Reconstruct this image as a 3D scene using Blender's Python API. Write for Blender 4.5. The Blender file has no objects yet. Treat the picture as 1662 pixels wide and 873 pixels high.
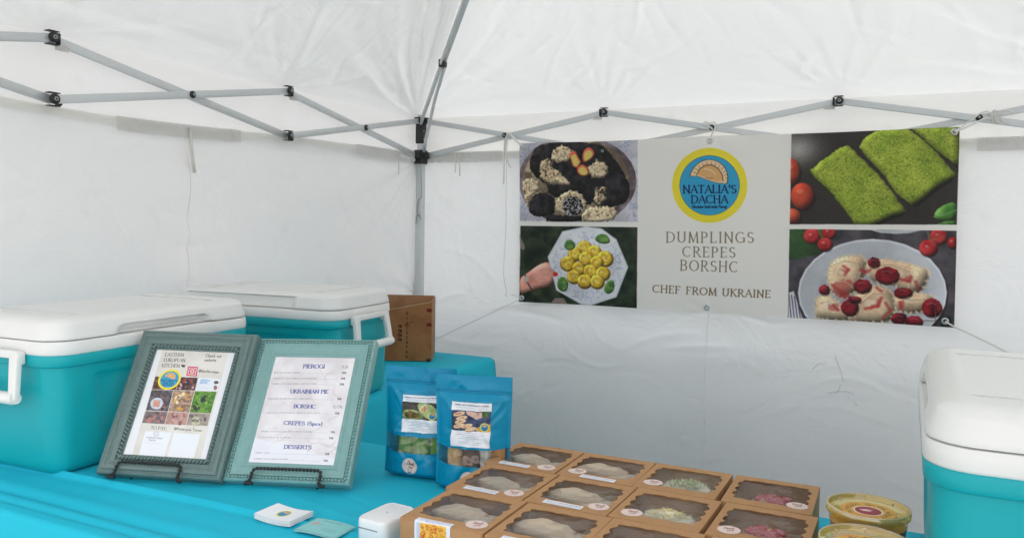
import bpy, bmesh, math, random
import numpy as np
from mathutils import Vector, Matrix

random.seed(7)
scene = bpy.context.scene
col = scene.collection

# ------------------------------------------------------------------ camera
TT = .74                                   # table top height
cam_d = bpy.data.cameras.new('camera')
cam = bpy.data.objects.new('camera', cam_d)
col.objects.link(cam)
cam_d.sensor_width = 36.0
cam_d.lens = 36.0 * 1309.7 / 1662
cam_d.clip_start = .05
cam_d.clip_end = 500
YAW, PIT, ROL = .455574, .0550915, .0170476
Fv = Vector((-math.sin(YAW) * math.cos(PIT), math.cos(YAW) * math.cos(PIT), -math.sin(PIT)))
Rv = Vector((math.cos(YAW), math.sin(YAW), 0))
Uv = Rv.cross(Fv)
R2 = Rv * math.cos(ROL) + Uv * math.sin(ROL)
U2 = -Rv * math.sin(ROL) + Uv * math.cos(ROL)
mw = Matrix((R2, U2, -Fv)).transposed().to_4x4()
mw.translation = Vector((2.2329, -3.4787, 1.31))
cam.matrix_world = mw
scene.camera = cam

# ------------------------------------------------------------------ sky, sun, exposure
SUN_EL, SUN_AZ = math.radians(55), math.radians(85)     # azimuth measured from +y towards +x
world = bpy.data.worlds.new('World')
scene.world = world
world.use_nodes = True
wn, wl = world.node_tree.nodes, world.node_tree.links
wn.clear()
sky = wn.new('ShaderNodeTexSky')
sky.sky_type = 'NISHITA'
sky.sun_disc = False
sky.sun_elevation = SUN_EL
sky.sun_rotation = SUN_AZ
sky.air_density = 1.0
sky.dust_density = 4.0
hs = wn.new('ShaderNodeHueSaturation')
hs.inputs['Saturation'].default_value = .0              # an overcast, nearly grey sky
bg = wn.new('ShaderNodeBackground')
bg.inputs['Strength'].default_value = .15
wo = wn.new('ShaderNodeOutputWorld')
wl.new(sky.outputs[0], hs.inputs['Color'])
wl.new(hs.outputs[0], bg.inputs['Color'])
wl.new(bg.outputs[0], wo.inputs[0])
sd = bpy.data.lights.new('sun', 'SUN')
sd.energy = .55
sd.angle = math.radians(50)
sd.color = (1, .985, .96)
sun = bpy.data.objects.new('sun', sd)
col.objects.link(sun)
dv = Vector((math.sin(SUN_AZ) * math.cos(SUN_EL), math.cos(SUN_AZ) * math.cos(SUN_EL), math.sin(SUN_EL)))
sun.rotation_euler = dv.to_track_quat('Z', 'Y').to_euler()
scene.view_settings.view_transform = 'Standard'
scene.view_settings.look = 'None'
scene.view_settings.gamma = 1
scene.view_settings.exposure = 1.66
scene.cycles.max_bounces = 10
scene.cycles.diffuse_bounces = 6
scene.cycles.transmission_bounces = 8
scene.cycles.transparent_max_bounces = 12

# ------------------------------------------------------------------ noise
def _hash(ix, iy, seed):
    n = (ix.astype(np.int64) * 374761393 + iy.astype(np.int64) * 668265263 + seed * 1442695041) & 0xffffffff
    n = ((n ^ (n >> 13)) * 1274126177) & 0xffffffff
    return ((n ^ (n >> 16)) & 0xffff) / 65535.0

def vnoise(x, y, seed=0):
    x = np.asarray(x, float); y = np.asarray(y, float)
    ix, iy = np.floor(x), np.floor(y)
    fx, fy = x - ix, y - iy
    fx = fx * fx * (3 - 2 * fx); fy = fy * fy * (3 - 2 * fy)
    a = _hash(ix, iy, seed); b = _hash(ix + 1, iy, seed)
    c = _hash(ix, iy + 1, seed); d = _hash(ix + 1, iy + 1, seed)
    return (a + (b - a) * fx) * (1 - fy) + (c + (d - c) * fx) * fy

def fbm(x, y, seed=0, o=4):
    s = 0; a = .5; t = 0
    for i in range(o):
        s = s + a * vnoise(np.asarray(x) * 2 ** i + 17.3 * i, np.asarray(y) * 2 ** i + 5.7 * i, seed + i); t += a; a *= .5
    return s / t

def creases(x, y, n, x0, x1, y0, y1, seed, amp=.003, wid=.010, lmin=.08, lmax=.35, ang=(0, math.pi)):
    r = random.Random(seed); h = np.zeros_like(np.asarray(x, float))
    for i in range(n):
        cx, cy = r.uniform(x0, x1), r.uniform(y0, y1); a = r.uniform(*ang); l = r.uniform(lmin, lmax); k = r.uniform(-.6, .6)
        dx, dy = x - cx, y - cy
        t = dx * math.cos(a) + dy * math.sin(a); d = -dx * math.sin(a) + dy * math.cos(a) + k * t * t / l
        w = wid * r.uniform(.7, 1.8)
        h += amp * r.uniform(-1, 1) * np.exp(-(d / w) ** 2 - (t / (l * .5)) ** 4)
    return h

# ------------------------------------------------------------------ mesh helpers
class MB:
    """collects shapes, build() links them as ONE mesh object"""
    def __init__(s):
        s.v = []; s.f = []; s.uv = None; s.sm = []
    def add(s, vs, fs, smooth=False):
        o = len(s.v)
        s.v += [tuple(map(float, v)) for v in vs]
        s.f += [tuple(i + o for i in f) for f in fs]
        s.sm += [smooth] * len(fs)
        return s
    def box(s, c, d, rot=None, bev=0.0, seg=2):
        bm = bmesh.new()
        bmesh.ops.create_cube(bm, size=1)
        for v in bm.verts: v.co = Vector((v.co.x * d[0], v.co.y * d[1], v.co.z * d[2]))
        if bev: bmesh.ops.bevel(bm, geom=bm.edges[:], offset=bev, segments=seg, affect='EDGES', profile=.5)
        R = rot if rot else Matrix.Identity(3)
        bm.verts.index_update()
        s.add([R @ v.co + Vector(c) for v in bm.verts], [[v.index for v in f.verts] for f in bm.faces], bev > 0)
        bm.free()
        return s
    def bar(s, p, q, w, h, side=Vector((0, 0, 1)), bev=.002):
        p, q = Vector(p), Vector(q); d = (q - p); L = d.length; d.normalize()
        a = side.cross(d).normalized(); b = d.cross(a)
        s.box((p + q) / 2, (L, w, h), Matrix((d, a, b)).transposed(), bev)
        return s
    def tube(s, pts, r, n=8, cap=True, radii=None):
        pts = [Vector(p) for p in pts]; m = len(pts); vs = []; fs = []
        up = Vector((0, 0, 1)); prev = None
        for i, p in enumerate(pts):
            t = (pts[min(i + 1, m - 1)] - pts[max(i - 1, 0)]).normalized()
            if prev is None:
                a = t.cross(up)
                if a.length < 1e-3: a = t.cross(Vector((1, 0, 0)))
            else:
                a = prev - t * prev.dot(t)
            a.normalize(); prev = a; b = t.cross(a)
            rr = radii[i] if radii else r
            for k in range(n):
                th = 2 * math.pi * k / n
                vs.append(p + (a * math.cos(th) + b * math.sin(th)) * rr)
        for i in range(m - 1):
            for k in range(n):
                fs.append((i * n + k, i * n + (k + 1) % n, (i + 1) * n + (k + 1) % n, (i + 1) * n + k))
        if cap:
            fs.append(tuple(range(n))[::-1]); fs.append(tuple((m - 1) * n + k for k in range(n)))
        return s.add(vs, fs, True)
    def lathe(s, prof, n=32, c=(0, 0, 0), axis=None, cap=False, smooth=True):
        vs = []; fs = []; m = len(prof)
        R = axis.to_track_quat('Z', 'Y').to_matrix() if axis else Matrix.Identity(3)
        for r, z in prof:
            for k in range(n):
                th = 2 * math.pi * k / n
                vs.append(R @ Vector((r * math.cos(th), r * math.sin(th), z)) + Vector(c))
        for i in range(m - 1):
            for k in range(n):
                fs.append((i * n + k, i * n + (k + 1) % n, (i + 1) * n + (k + 1) % n, (i + 1) * n + k))
        if cap:
            fs.append(tuple(range(n))[::-1]); fs.append(tuple((m - 1) * n + k for k in range(n)))
        return s.add(vs, fs, smooth)
    def rings(s, rings, closed=True, cap0=False, cap1=False, smooth=True):
        n = len(rings[0]); vs = [p for r in rings for p in r]; fs = []
        for i in range(len(rings) - 1):
            for k in range(n if closed else n - 1):
                fs.append((i * n + k, i * n + (k + 1) % n, (i + 1) * n + (k + 1) % n, (i + 1) * n + k))
        if cap0: fs.append(tuple(range(n))[::-1])
        if cap1: fs.append(tuple((len(rings) - 1) * n + k for k in range(n)))
        return s.add(vs, fs, smooth)
    def sphere(s, c, r, n=8, m=5, sc=(1, 1, 1), R=None):
        vs = []; fs = []
        for i in range(m + 1):
            ph = math.pi * i / m
            for k in range(n):
                th = 2 * math.pi * k / n
                p = Vector((math.sin(ph) * math.cos(th) * sc[0], math.sin(ph) * math.sin(th) * sc[1], -math.cos(ph) * sc[2])) * r
                vs.append((R @ p if R else p) + Vector(c))
        for i in range(m):
            for k in range(n):
                fs.append((i * n + k, i * n + (k + 1) % n, (i + 1) * n + (k + 1) % n, (i + 1) * n + k))
        return s.add(vs, fs, True)
    def build(s, name, mat, parent=None, loc=None, rot=None):
        me = bpy.data.meshes.new(name)
        me.from_pydata(s.v, [], s.f)
        me.polygons.foreach_set('use_smooth', s.sm)
        if s.uv is not None:
            l = me.uv_layers.new(name='UVMap')
            idx = np.empty(len(me.loops), np.int32); me.loops.foreach_get('vertex_index', idx)
            l.data.foreach_set('uv', np.asarray(s.uv, np.float32)[idx].ravel())
        me.update()
        me.materials.append(mat)
        o = bpy.data.objects.new(name, me)
        col.objects.link(o)
        if parent: o.parent = parent
        if loc: o.location = loc
        if rot: o.rotation_euler = rot
        return o

def autosmooth(o, ang=35):
    me = o.data
    me.polygons.foreach_set('use_smooth', [True] * len(me.polygons))
    bm = bmesh.new(); bm.from_mesh(me)
    for e in bm.edges:
        if len(e.link_faces) == 2 and e.calc_face_angle(0) > math.radians(ang): e.smooth = False
    bm.to_mesh(me); bm.free()
    return o

def grid(P, uv=True):
    """P: array (nv, nu, 3) -> MB with uvs 0..1"""
    nv, nu = P.shape[:2]
    b = MB()
    fs = [(j * nu + i, j * nu + i + 1, (j + 1) * nu + i + 1, (j + 1) * nu + i) for j in range(nv - 1) for i in range(nu - 1)]
    b.add(P.reshape(-1, 3), fs, True)
    if uv:
        U, V = np.meshgrid(np.linspace(0, 1, nu), np.linspace(0, 1, nv))
        b.uv = np.stack([U.ravel(), V.ravel()], 1)
    return b

def rrect(L, W, r, z, n=6, step=None, cx=0, cy=0):
    """rounded rectangle ring"""
    pts = []
    hx, hy = L / 2 - r, W / 2 - r
    cs = [(hx, hy, 0), (-hx, hy, 90), (-hx, -hy, 180), (hx, -hy, 270)]
    for i, (x, y, a0) in enumerate(cs):
        for k in range(n + 1):
            a = math.radians(a0 + 90 * k / n)
            pts.append((cx + x + r * math.cos(a), cy + y + r * math.sin(a), z))
        if step:
            nx, ny, a1 = cs[(i + 1) % 4]
            a = math.radians(a1)
            q = (cx + nx + r * math.cos(a), cy + ny + r * math.sin(a), z)
            p = pts[-1]
            for k in range(1, step[i % 2]):
                t = k / step[i % 2]
                pts.append((p[0] + (q[0] - p[0]) * t, p[1] + (q[1] - p[1]) * t, z))
    return pts

# ------------------------------------------------------------------ naming helpers
def tag(o, label=None, cat=None, group=None, kind=None):
    if label: o['label'] = label
    if cat: o['category'] = cat
    if group: o['group'] = group
    if kind: o['kind'] = kind
    return o

def thing(name, label, cat, loc=(0, 0, 0), rz=0, group=None):
    o = bpy.data.objects.new(name, None)
    o.empty_display_size = .05
    col.objects.link(o)
    o.location = loc; o.rotation_euler = (0, 0, rz)
    return tag(o, label, cat, group)

def dup(root, loc, rot, label):
    r = root.copy(); col.objects.link(r); r.location = loc; r.rotation_euler = rot
    r['label'] = label
    for ch in list(root.children):
        c = ch.copy(); col.objects.link(c); c.parent = r
        for g in ch.children:
            d = g.copy(); col.objects.link(d); d.parent = c
    return r

# ------------------------------------------------------------------ materials
def mat(name, color, rough=.6, metal=0, var=.06, vscale=20, bump=0, bscale=200, spec=.5, rv=0, sss=0, coat=0, dirt=None, bdist=.002):
    m = bpy.data.materials.new(name); m.use_nodes = True
    N, L = m.node_tree.nodes, m.node_tree.links
    b = N['Principled BSDF']
    tc = N.new('ShaderNodeTexCoord')
    nz = N.new('ShaderNodeTexNoise'); nz.inputs['Scale'].default_value = vscale; nz.inputs['Detail'].default_value = 5
    L.new(tc.outputs['Object'], nz.inputs['Vector'])
    mr = N.new('ShaderNodeMix'); mr.data_type = 'RGBA'
    c = list(color)
    mr.inputs[6].default_value = [x * (1 - var) for x in c] + [1]
    mr.inputs[7].default_value = [min(1, x * (1 + var)) for x in c] + [1]
    L.new(nz.outputs['Fac'], mr.inputs[0])
    out = mr.outputs[2]
    if dirt:
        n2 = N.new('ShaderNodeTexNoise'); n2.inputs['Scale'].default_value = dirt[1]; n2.inputs['Detail'].default_value = 8
        L.new(tc.outputs['Object'], n2.inputs['Vector'])
        rp = N.new('ShaderNodeMapRange'); rp.inputs[1].default_value = dirt[2]; rp.inputs[2].default_value = dirt[2] + .12
        rp.inputs[4].default_value = dirt[3]
        L.new(n2.outputs['Fac'], rp.inputs[0])
        m2 = N.new('ShaderNodeMix'); m2.data_type = 'RGBA'
        L.new(rp.outputs[0], m2.inputs[0]); L.new(out, m2.inputs[6]); m2.inputs[7].default_value = list(dirt[0]) + [1]
        out = m2.outputs[2]
    L.new(out, b.inputs['Base Color'])
    b.inputs['Roughness'].default_value = rough
    b.inputs['Metallic'].default_value = metal
    b.inputs['Specular IOR Level'].default_value = spec
    if coat: b.inputs['Coat Weight'].default_value = coat
    if sss:
        b.inputs['Subsurface Weight'].default_value = sss
        b.inputs['Subsurface Radius'].default_value = (.01, .008, .005)
        b.inputs['Subsurface Scale'].default_value = 1
    if rv:
        mp = N.new('ShaderNodeMapRange'); mp.inputs[3].default_value = rough - rv; mp.inputs[4].default_value = rough + rv
        L.new(nz.outputs['Fac'], mp.inputs[0]); L.new(mp.outputs[0], b.inputs['Roughness'])
    if bump:
        nb = N.new('ShaderNodeTexNoise'); nb.inputs['Scale'].default_value = bscale; nb.inputs['Detail'].default_value = 3
        L.new(tc.outputs['Object'], nb.inputs['Vector'])
        bp = N.new('ShaderNodeBump'); bp.inputs['Strength'].default_value = bump; bp.inputs['Distance'].default_value = bdist
        L.new(nb.outputs['Fac'], bp.inputs['Height']); L.new(bp.outputs[0], b.inputs['Normal'])
    return m

def fabric(name, color, trans=.5, tcol=None, crinkle=.5, scale=3.0, stain=.0):
    """thin tent cloth: part of the light that falls on the far side comes through"""
    m = bpy.data.materials.new(name); m.use_nodes = True
    N, L = m.node_tree.nodes, m.node_tree.links
    N.remove(N['Principled BSDF'])
    out = N['Material Output']
    tc = N.new('ShaderNodeTexCoord')
    n1 = N.new('ShaderNodeTexNoise'); n1.inputs['Scale'].default_value = scale; n1.inputs['Detail'].default_value = 7
    n1.inputs['Roughness'].default_value = .55; n1.inputs['Distortion'].default_value = 1.6
    L.new(tc.outputs['Object'], n1.inputs['Vector'])
    # fine crumple: stretched noise in two directions, strongest in patches
    mp = N.new('ShaderNodeMapping'); mp.inputs['Scale'].default_value = (9, 9, 30); mp.inputs['Rotation'].default_value = (.5, .3, .4)
    L.new(tc.outputs['Object'], mp.inputs['Vector'])
    n3 = N.new('ShaderNodeTexNoise'); n3.inputs['Scale'].default_value = 1; n3.inputs['Detail'].default_value = 5; n3.inputs['Distortion'].default_value = .8
    L.new(mp.outputs[0], n3.inputs['Vector'])
    pw = N.new('ShaderNodeMapRange'); pw.inputs[1].default_value = .45; pw.inputs[2].default_value = .7; pw.inputs[3].default_value = .02; pw.inputs[4].default_value = .11
    L.new(n1.outputs['Fac'], pw.inputs[0])
    s3 = N.new('ShaderNodeMath'); s3.operation = 'MULTIPLY'
    L.new(n3.outputs['Fac'], s3.inputs[0]); L.new(pw.outputs[0], s3.inputs[1])
    n5 = N.new('ShaderNodeMath'); n5.operation = 'MULTIPLY'; n5.inputs[1].default_value = .35
    L.new(n1.outputs['Fac'], n5.inputs[0])
    ad = N.new('ShaderNodeMath'); ad.operation = 'ADD'
    L.new(n5.outputs[0], ad.inputs[0]); L.new(s3.outputs[0], ad.inputs[1])
    bp = N.new('ShaderNodeBump'); bp.inputs['Strength'].default_value = crinkle; bp.inputs['Distance'].default_value = .03
    L.new(ad.outputs[0], bp.inputs['Height'])
    n2 = N.new('ShaderNodeTexNoise'); n2.inputs['Scale'].default_value = 9; n2.inputs['Detail'].default_value = 9
    L.new(tc.outputs['Object'], n2.inputs['Vector'])
    rp = N.new('ShaderNodeMapRange'); rp.inputs[1].default_value = .63; rp.inputs[2].default_value = .74; rp.inputs[4].default_value = stain
    L.new(n2.outputs['Fac'], rp.inputs[0])
    mx = N.new('ShaderNodeMix'); mx.data_type = 'RGBA'
    mx.inputs[6].default_value = list(color) + [1]
    mx.inputs[7].default_value = [color[0] * .72, color[1] * .68, color[2] * .6, 1]
    L.new(rp.outputs[0], mx.inputs[0])
    d = N.new('ShaderNodeBsdfDiffuse'); t = N.new('ShaderNodeBsdfTranslucent')
    L.new(mx.outputs[2], d.inputs['Color'])
    L.new(mx.outputs[2], t.inputs['Color'])
    L.new(bp.outputs[0], d.inputs['Normal']); L.new(bp.outputs[0], t.inputs['Normal'])
    ms = N.new('ShaderNodeMixShader'); ms.inputs[0].default_value = trans
    L.new(d.outputs[0], ms.inputs[1]); L.new(t.outputs[0], ms.inputs[2])
    L.new(ms.outputs[0], out.inputs['Surface'])
    return m

def film(name, tint=(.9, .92, .93), clear=.7, rough=.06, haze=.1):
    """clear plastic film: mostly see-through, a glossy share and a little milkiness"""
    m = bpy.data.materials.new(name); m.use_nodes = True
    N, L = m.node_tree.nodes, m.node_tree.links
    N.remove(N['Principled BSDF'])
    out = N['Material Output']
    tc = N.new('ShaderNodeTexCoord')
    nz = N.new('ShaderNodeTexNoise'); nz.inputs['Scale'].default_value = 22; nz.inputs['Distortion'].default_value = 1
    L.new(tc.outputs['Object'], nz.inputs['Vector'])
    bp = N.new('ShaderNodeBump'); bp.inputs['Strength'].default_value = .35; bp.inputs['Distance'].default_value = .01
    L.new(nz.outputs['Fac'], bp.inputs['Height'])
    tr = N.new('ShaderNodeBsdfTransparent'); tr.inputs[0].default_value = list(tint) + [1]
    gl = N.new('ShaderNodeBsdfGlossy'); gl.inputs['Roughness'].default_value = rough
    L.new(bp.outputs[0], gl.inputs['Normal'])
    df = N.new('ShaderNodeBsdfDiffuse'); df.inputs[0].default_value = list(tint) + [1]
    m1 = N.new('ShaderNodeMixShader'); m1.inputs[0].default_value = haze / (1 - clear)
    L.new(gl.outputs[0], m1.inputs[1]); L.new(df.outputs[0], m1.inputs[2])
    lw = N.new('ShaderNodeLayerWeight'); lw.inputs['Blend'].default_value = .25
    mm = N.new('ShaderNodeMath'); mm.operation = 'MULTIPLY_ADD'; mm.inputs[1].default_value = .22; mm.inputs[2].default_value = (1 - clear)
    mm.use_clamp = True
    L.new(lw.outputs['Fresnel'], mm.inputs[0])
    m2 = N.new('ShaderNodeMixShader')
    L.new(mm.outputs[0], m2.inputs[0])
    L.new(tr.outputs[0], m2.inputs[1]); L.new(m1.outputs[0], m2.inputs[2])
    L.new(m2.outputs[0], out.inputs['Surface'])
    return m

M = {}
TR = .225                                  # share of the light that passes the tent cloth
M['canopy'] = fabric('canopy_cloth', (.845, .84, .835), TR * .78, crinkle=.75, scale=2.2, stain=.14)
M['valance'] = fabric('valance_cloth', (.85, .85, .85), TR * 1.9, crinkle=.6, scale=2.2, stain=.14)
M['valance_plain'] = fabric('valance_cloth_plain', (.85, .845, .83), TR * 1.05, crinkle=.6, scale=2.2, stain=.14)
M['wall'] = fabric('sidewall_cloth', (.85, .85, .855), TR, crinkle=1.0, scale=2.6, stain=.12)
M['hem'] = fabric('hem_webbing', (.88, .87, .83), .42, crinkle=.1, scale=20, stain=.3)
M['velcro'] = fabric('hook_tape', (.80, .79, .77), .4, crinkle=.6, scale=60, stain=.4)
M['cord'] = mat('cord', (.72, .71, .67), .8, bump=.4, bscale=900)
M['steel'] = mat('painted_steel', (.60, .62, .63), .36, metal=.35, var=.05, bump=.05, bscale=60, rv=.08)
M['stitch'] = mat('white_thread', (.88, .88, .88), .8)
M['black'] = mat('black_plastic', (.012, .012, .013), .45, var=.2)
M['bolt'] = mat('bolt', (.35, .35, .36), .35, metal=.8)
M['cloth'] = mat('table_cloth', (.012, .47, .64), .72, var=.05, vscale=6, bump=.3, bscale=900, spec=.25)
M['teal'] = mat('cooler_teal', (.003, .375, .425), .40, spec=.35, var=.04, vscale=4, bump=.10, bscale=520, rv=.10, dirt=((.03, .42, .46), 30, .66, .35))
M['white'] = mat('cooler_white', (.79, .79, .775), .36, var=.015, vscale=5, bump=.05, bscale=420, rv=.05, dirt=((.55, .53, .48), 14, .64, .15))
M['ground'] = mat('ground', (.30, .29, .275), .9, var=.25, vscale=3, bump=.6, bscale=60)
M['shade_panel'] = mat('dark_shade_panel', (.05, .052, .055), .8, var=.3, vscale=8)  # for the unseen panels added to shade the back wall
# ================================================================== the setting: ground, tent
g = MB(); g.add([(-150, -150, 0), (150, -150, 0), (150, 150, 0), (-150, 150, 0)], [(0, 1, 2, 3)])
tag(g.build('ground', M['ground']), kind='structure')

S = .98; N3 = 3 * S                       # a side is three scissor spans
ZU, ZL, ZP = 1.819, 1.645, 2.90
# ---- canopy
canopy = thing('tent_canopy', 'white fabric pyramid roof of the tent, spread over the metal frame', 'tent roof', (0, 0, 0))
corners = [(-.03, .03), (N3 + .03, .03), (N3 + .03, -N3 - .03), (-.03, -N3 - .03)]
pk = np.array([N3 / 2, -N3 / 2, ZP])

def roof_panel(a, b, nu, nv, seed, parts):
    a = np.array([*a, ZU + .018]); b = np.array([*b, ZU + .018])
    u, v = np.meshgrid(np.linspace(0, 1, nu), np.linspace(0, 1, nv) ** 1.3)
    E = a + (b - a) * u[..., None]
    P = E + (pk - E) * v[..., None]
    n = np.cross(b - a, pk - a); n /= np.linalg.norm(n)
    if n[2] > 0: n = -n                    # n points down, into the tent
    L = np.linalg.norm(b - a)
    su = u * L; d = np.linalg.norm(pk - (a + b) / 2) * v
    h = .035 * np.sin(math.pi * np.clip(v, 0, 1)) * np.sin(math.pi * u) * 1.3      # the cloth hangs between hips
    h += .016 * np.sin(math.pi * 3 * u) ** 2 * np.exp(-d / .12)                    # and between the joints
    # folds fanning out of the corners and the joints
    for cx_, amp, k, fall, s0 in ((0, .018, 15, .6, 1), (L, .018, 15, .6, 2), (L / 3, .009, 18, .32, 3), (2 * L / 3, .009, 18, .32, 4)):
        dx = su - cx_; r = np.sqrt(dx ** 2 + d ** 2) + 1e-4
        th = np.arctan2(d, dx)
        wob = fbm(th * 3.1, r * 1.5, seed + s0) * 2.2
        fold = np.sin(k * th + 4 * wob) * .5 + np.sin(k * 1.9 * th + 7 * wob + s0) * .3
        h += amp * fold * np.exp(-r / fall) * np.clip(r / .06, 0, 1)
    # shallow tension creases running along the slope
    w = fbm(su * .9, d * 1.6, seed + 9, 3)
    h += .030 * (w - .5)
    h += .010 * (fbm(su * 1.6 + d * 2, d * 22, seed + 15, 3) - .5) * np.exp(-d / .30) * np.clip(d / .02, 0, 1)
    h += .004 * (fbm(su * 3 + d, d * 9 + su, seed + 12, 3) - .5)
    h += creases(su, d, 140, 0, L, 0, 1.6, seed + 40, .0075, .012, .12, .5)
    m = np.clip(v * 14, 0, 1) * np.clip(np.minimum(u, 1 - u) * (1 - v) * 18, 0, 1)
    P = P + n * (h * m)[..., None]
    return grid(P).build('roof_panel', M['canopy'], canopy)

for i in range(4):
    hi = i in (0, 3)
    roof_panel(corners[i], corners[(i + 1) % 4], 220 if hi else 60, 130 if hi else 40, 31 * i + 5, None)

def hang_cloth(a, b, z0, z1, nu, nv, hfun, name, m, parent):
    """vertical cloth from a to b, z0 top, z1 bottom; hfun(s, z) pushes it along the inward normal"""
    a = np.array(a, float); b = np.array(b, float)
    u, v = np.meshgrid(np.linspace(0, 1, nu), np.linspace(0, 1, nv))
    L = np.linalg.norm(b - a)
    P = np.zeros((nv, nu, 3))
    P[..., :2] = a + (b - a) * u[..., None]
    z0a = z0(u * L) if callable(z0) else z0
    z = z0a + (z1 - z0a) * v
    P[..., 2] = z
    n = np.array([(b - a)[1], -(b - a)[0]]) / L
    mid = np.array([N3 / 2, -N3 / 2]) - a
    if n @ mid < 0: n = -n
    P[..., :2] += n * hfun(u * L, z)[..., None]
    return grid(P).build(name, m, parent)

for i in range(4):
    a, b = corners[i], corners[(i + 1) % 4]
    def hv(s, z, i=i):
        t = (ZU + .018 - z) / .2
        return (.012 * np.sin(t * math.pi * 1.6) * np.abs(np.sin(math.pi * s / S)) + .012 * (fbm(s * 1.2, z * 9, 60 + i) - .5)) * np.clip(t * 6, 0, 1) - .004 * t
    hang_cloth(a, b, ZU + .018, 1.600 if i == 3 else 1.626, 160, 22, hv, 'valance', M['valance' if i == 3 else 'valance_plain'], canopy)

# ---- frame
frame = thing('pop_up_frame', 'grey steel pop up frame with scissor bars and black plastic joints', 'tent frame', (0, 0, 0))
legs = [(0, 0), (N3, 0), (N3, -N3), (0, -N3)]
for li, (x, y) in enumerate(legs):
    sx = 1 if x == 0 else -1; sy = -1 if y == 0 else 1
    lp = MB().box((x + sx * .012, y + sy * .012, 1.62 / 2), (.036, .036, 1.62), bev=.004).build('leg_pole', M['steel'], frame)
    MB().box((x + sx * .012, y + sy * .012, 1.735), (.029, .029, .23), bev=.003).build('inner_pole', M['steel'], frame)
    MB().box((x + sx * .012, y + sy * .012, .006), (.09, .09, .012), bev=.003).build('foot_plate', M['steel'], frame)
    b = MB()
    cx_, cy_ = x + sx * .012, y + sy * .012
    b.box((cx_, cy_, ZL - .005), (.052, .052, .07), bev=.005)
    b.box((cx_ + sx * .004, cy_ + sy * .030, ZL + .002), (.030, .035, .034), bev=.003)
    b.box((cx_ + sx * .030, cy_ + sy * .004, ZL + .002), (.035, .030, .034), bev=.003)
    b.build('slider_bracket', M['black'], frame)
    b = MB()
    b.box((cx_, cy_, ZU - .055), (.042, .042, .115), bev=.005)
    b.box((cx_, cy_, ZU + .002), (.052, .052, .034), bev=.004)
    b.box((cx_ + sx * .004, cy_ + sy * .028, ZU), (.026, .034, .03), bev=.003)
    b.box((cx_ + sx * .028, cy_ + sy * .004, ZU), (.034, .026, .03), bev=.003)
    tb = b.build('top_bracket', M['black'], frame)
    for zz in (-.09, -.05, .0):
        MB().sphere((cx_ + sx * .022, cy_ + sy * .010, ZU + zz), .0035).build('rivet', M['bolt'], tb)

def side(A, B, inward):
    A, B, inward = Vector((*A, 0)), Vector((*B, 0)), Vector((*inward, 0))
    d = (B - A).normalized()
    for i in range(3):
        p = A + d * S * i + inward * .010; q = A + d * S * (i + 1) + inward * .010
        e0 = .03 if i == 0 else .0; e1 = .03 if i == 2 else .0
        z = Vector((0, 0, 1))
        MB().bar(p + d * e0 + z * ZU + inward * .009, q - d * e1 + z * ZL + inward * .009, .025, .014, inward).build('scissor_bar', M['steel'], frame)
        MB().bar(p + d * e0 + z * ZL - inward * .009, q - d * e1 + z * ZU - inward * .009, .025, .014, inward).build('scissor_bar', M['steel'], frame)
        c = (p + q) / 2 + z * (ZU + ZL) / 2
        j = MB().lathe([(0, .024), (.007, .024), (.0125, .02), (.0125, -.018), (0, -.018)], 14, c, inward).build('pivot_joint', M['black'], frame)
        MB().lathe([(0, .027), (.005, .027), (.005, .024)], 8, c, inward).build('bolt', M['bolt'], j)
        if i < 2:
            for zz, up in ((ZU, 1), (ZL, -1)):
                c = q + z * zz
                b = MB()
                for k in (-1, 1):
                    b.box(c + d * .004 + z * .0185 * k + inward * .006, (.034, .022, .003), Matrix((d, inward, z)).transposed(), .001)
                b.box(c + d * (-.015 if up > 0 else -.017) , (.007, .028, .032), Matrix((d, inward, z)).transposed(), .003)
                b.lathe([(0, .027), (.010, .027), (.0145, .024), (.0145, .016), (0, .016)], 18, c + d * .008, inward)
                o = b.build('corner_joint', M['black'], frame)
                MB().lathe([(.003, .0272), (.003, .029), (.0065, .029), (.0065, .0265)], 12, c + d * .008, inward).build('bolt', M['bolt'], o)
                if up > 0:
                    MB().box(c + d * -.03 - z * .022, (.04, .004, .018), Matrix((d, inward, z)).transposed()).build('tab', M['velcro'], o)
side((0, 0), (N3, 0), (0, -1)); side((0, 0), (0, -N3), (1, 0))
side((N3, 0), (N3, -N3), (-1, 0)); side((0, -N3), (N3, -N3), (0, 1))
hub = MB().lathe([(0, -.06), (.05, -.06), (.055, .0), (.03, .03), (0, .03)], 16, (N3 / 2, -N3 / 2, ZP - .08), smooth=False).build('centre_hub', M['black'], frame)
for x, y in legs:
    sx = 1 if x == 0 else -1; sy = -1 if y == 0 else 1
    def P(t, z): return Vector((x + sx * t, y + sy * t, z))
    sl = (2.211 - 1.818) / (.594 - .056)
    off = Vector((sx, -sy, 0)) * .006
    J = P(.333, 1.805 + sl * .30)
    MB().bar(P(.03, ZU - .012) - off, J - off, .014, .022).build('rafter_bar', M['steel'], frame)
    MB().bar(P(.30, 1.815 + sl * .29 - .012) + off * .3, P(N3 / 2 - .04, ZU - .03 + sl * (N3 / 2 - .08)) + off * .3, .018, .026).build('rafter_bar', M['steel'], frame)
    MB().bar(P(.345, 1.805 + sl * .31 - .012) - off * 2.2, P(N3 / 2 - .04, ZU - .07 + sl * (N3 / 2 - .08)) - off * 2.2, .008, .016).build('rafter_bar', M['steel'], frame)
    MB().tube([P(.036, ZL + .02) + off, P(.06, ZL + .07) + off, P(.20, 1.90) + off, J + off * 1.2], .0085, 8).build('brace_tube', M['steel'], frame)
    j = MB().box(J - off * .5, (.03, .03, .035), bev=.004).build('pivot_joint', M['black'], frame)

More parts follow.
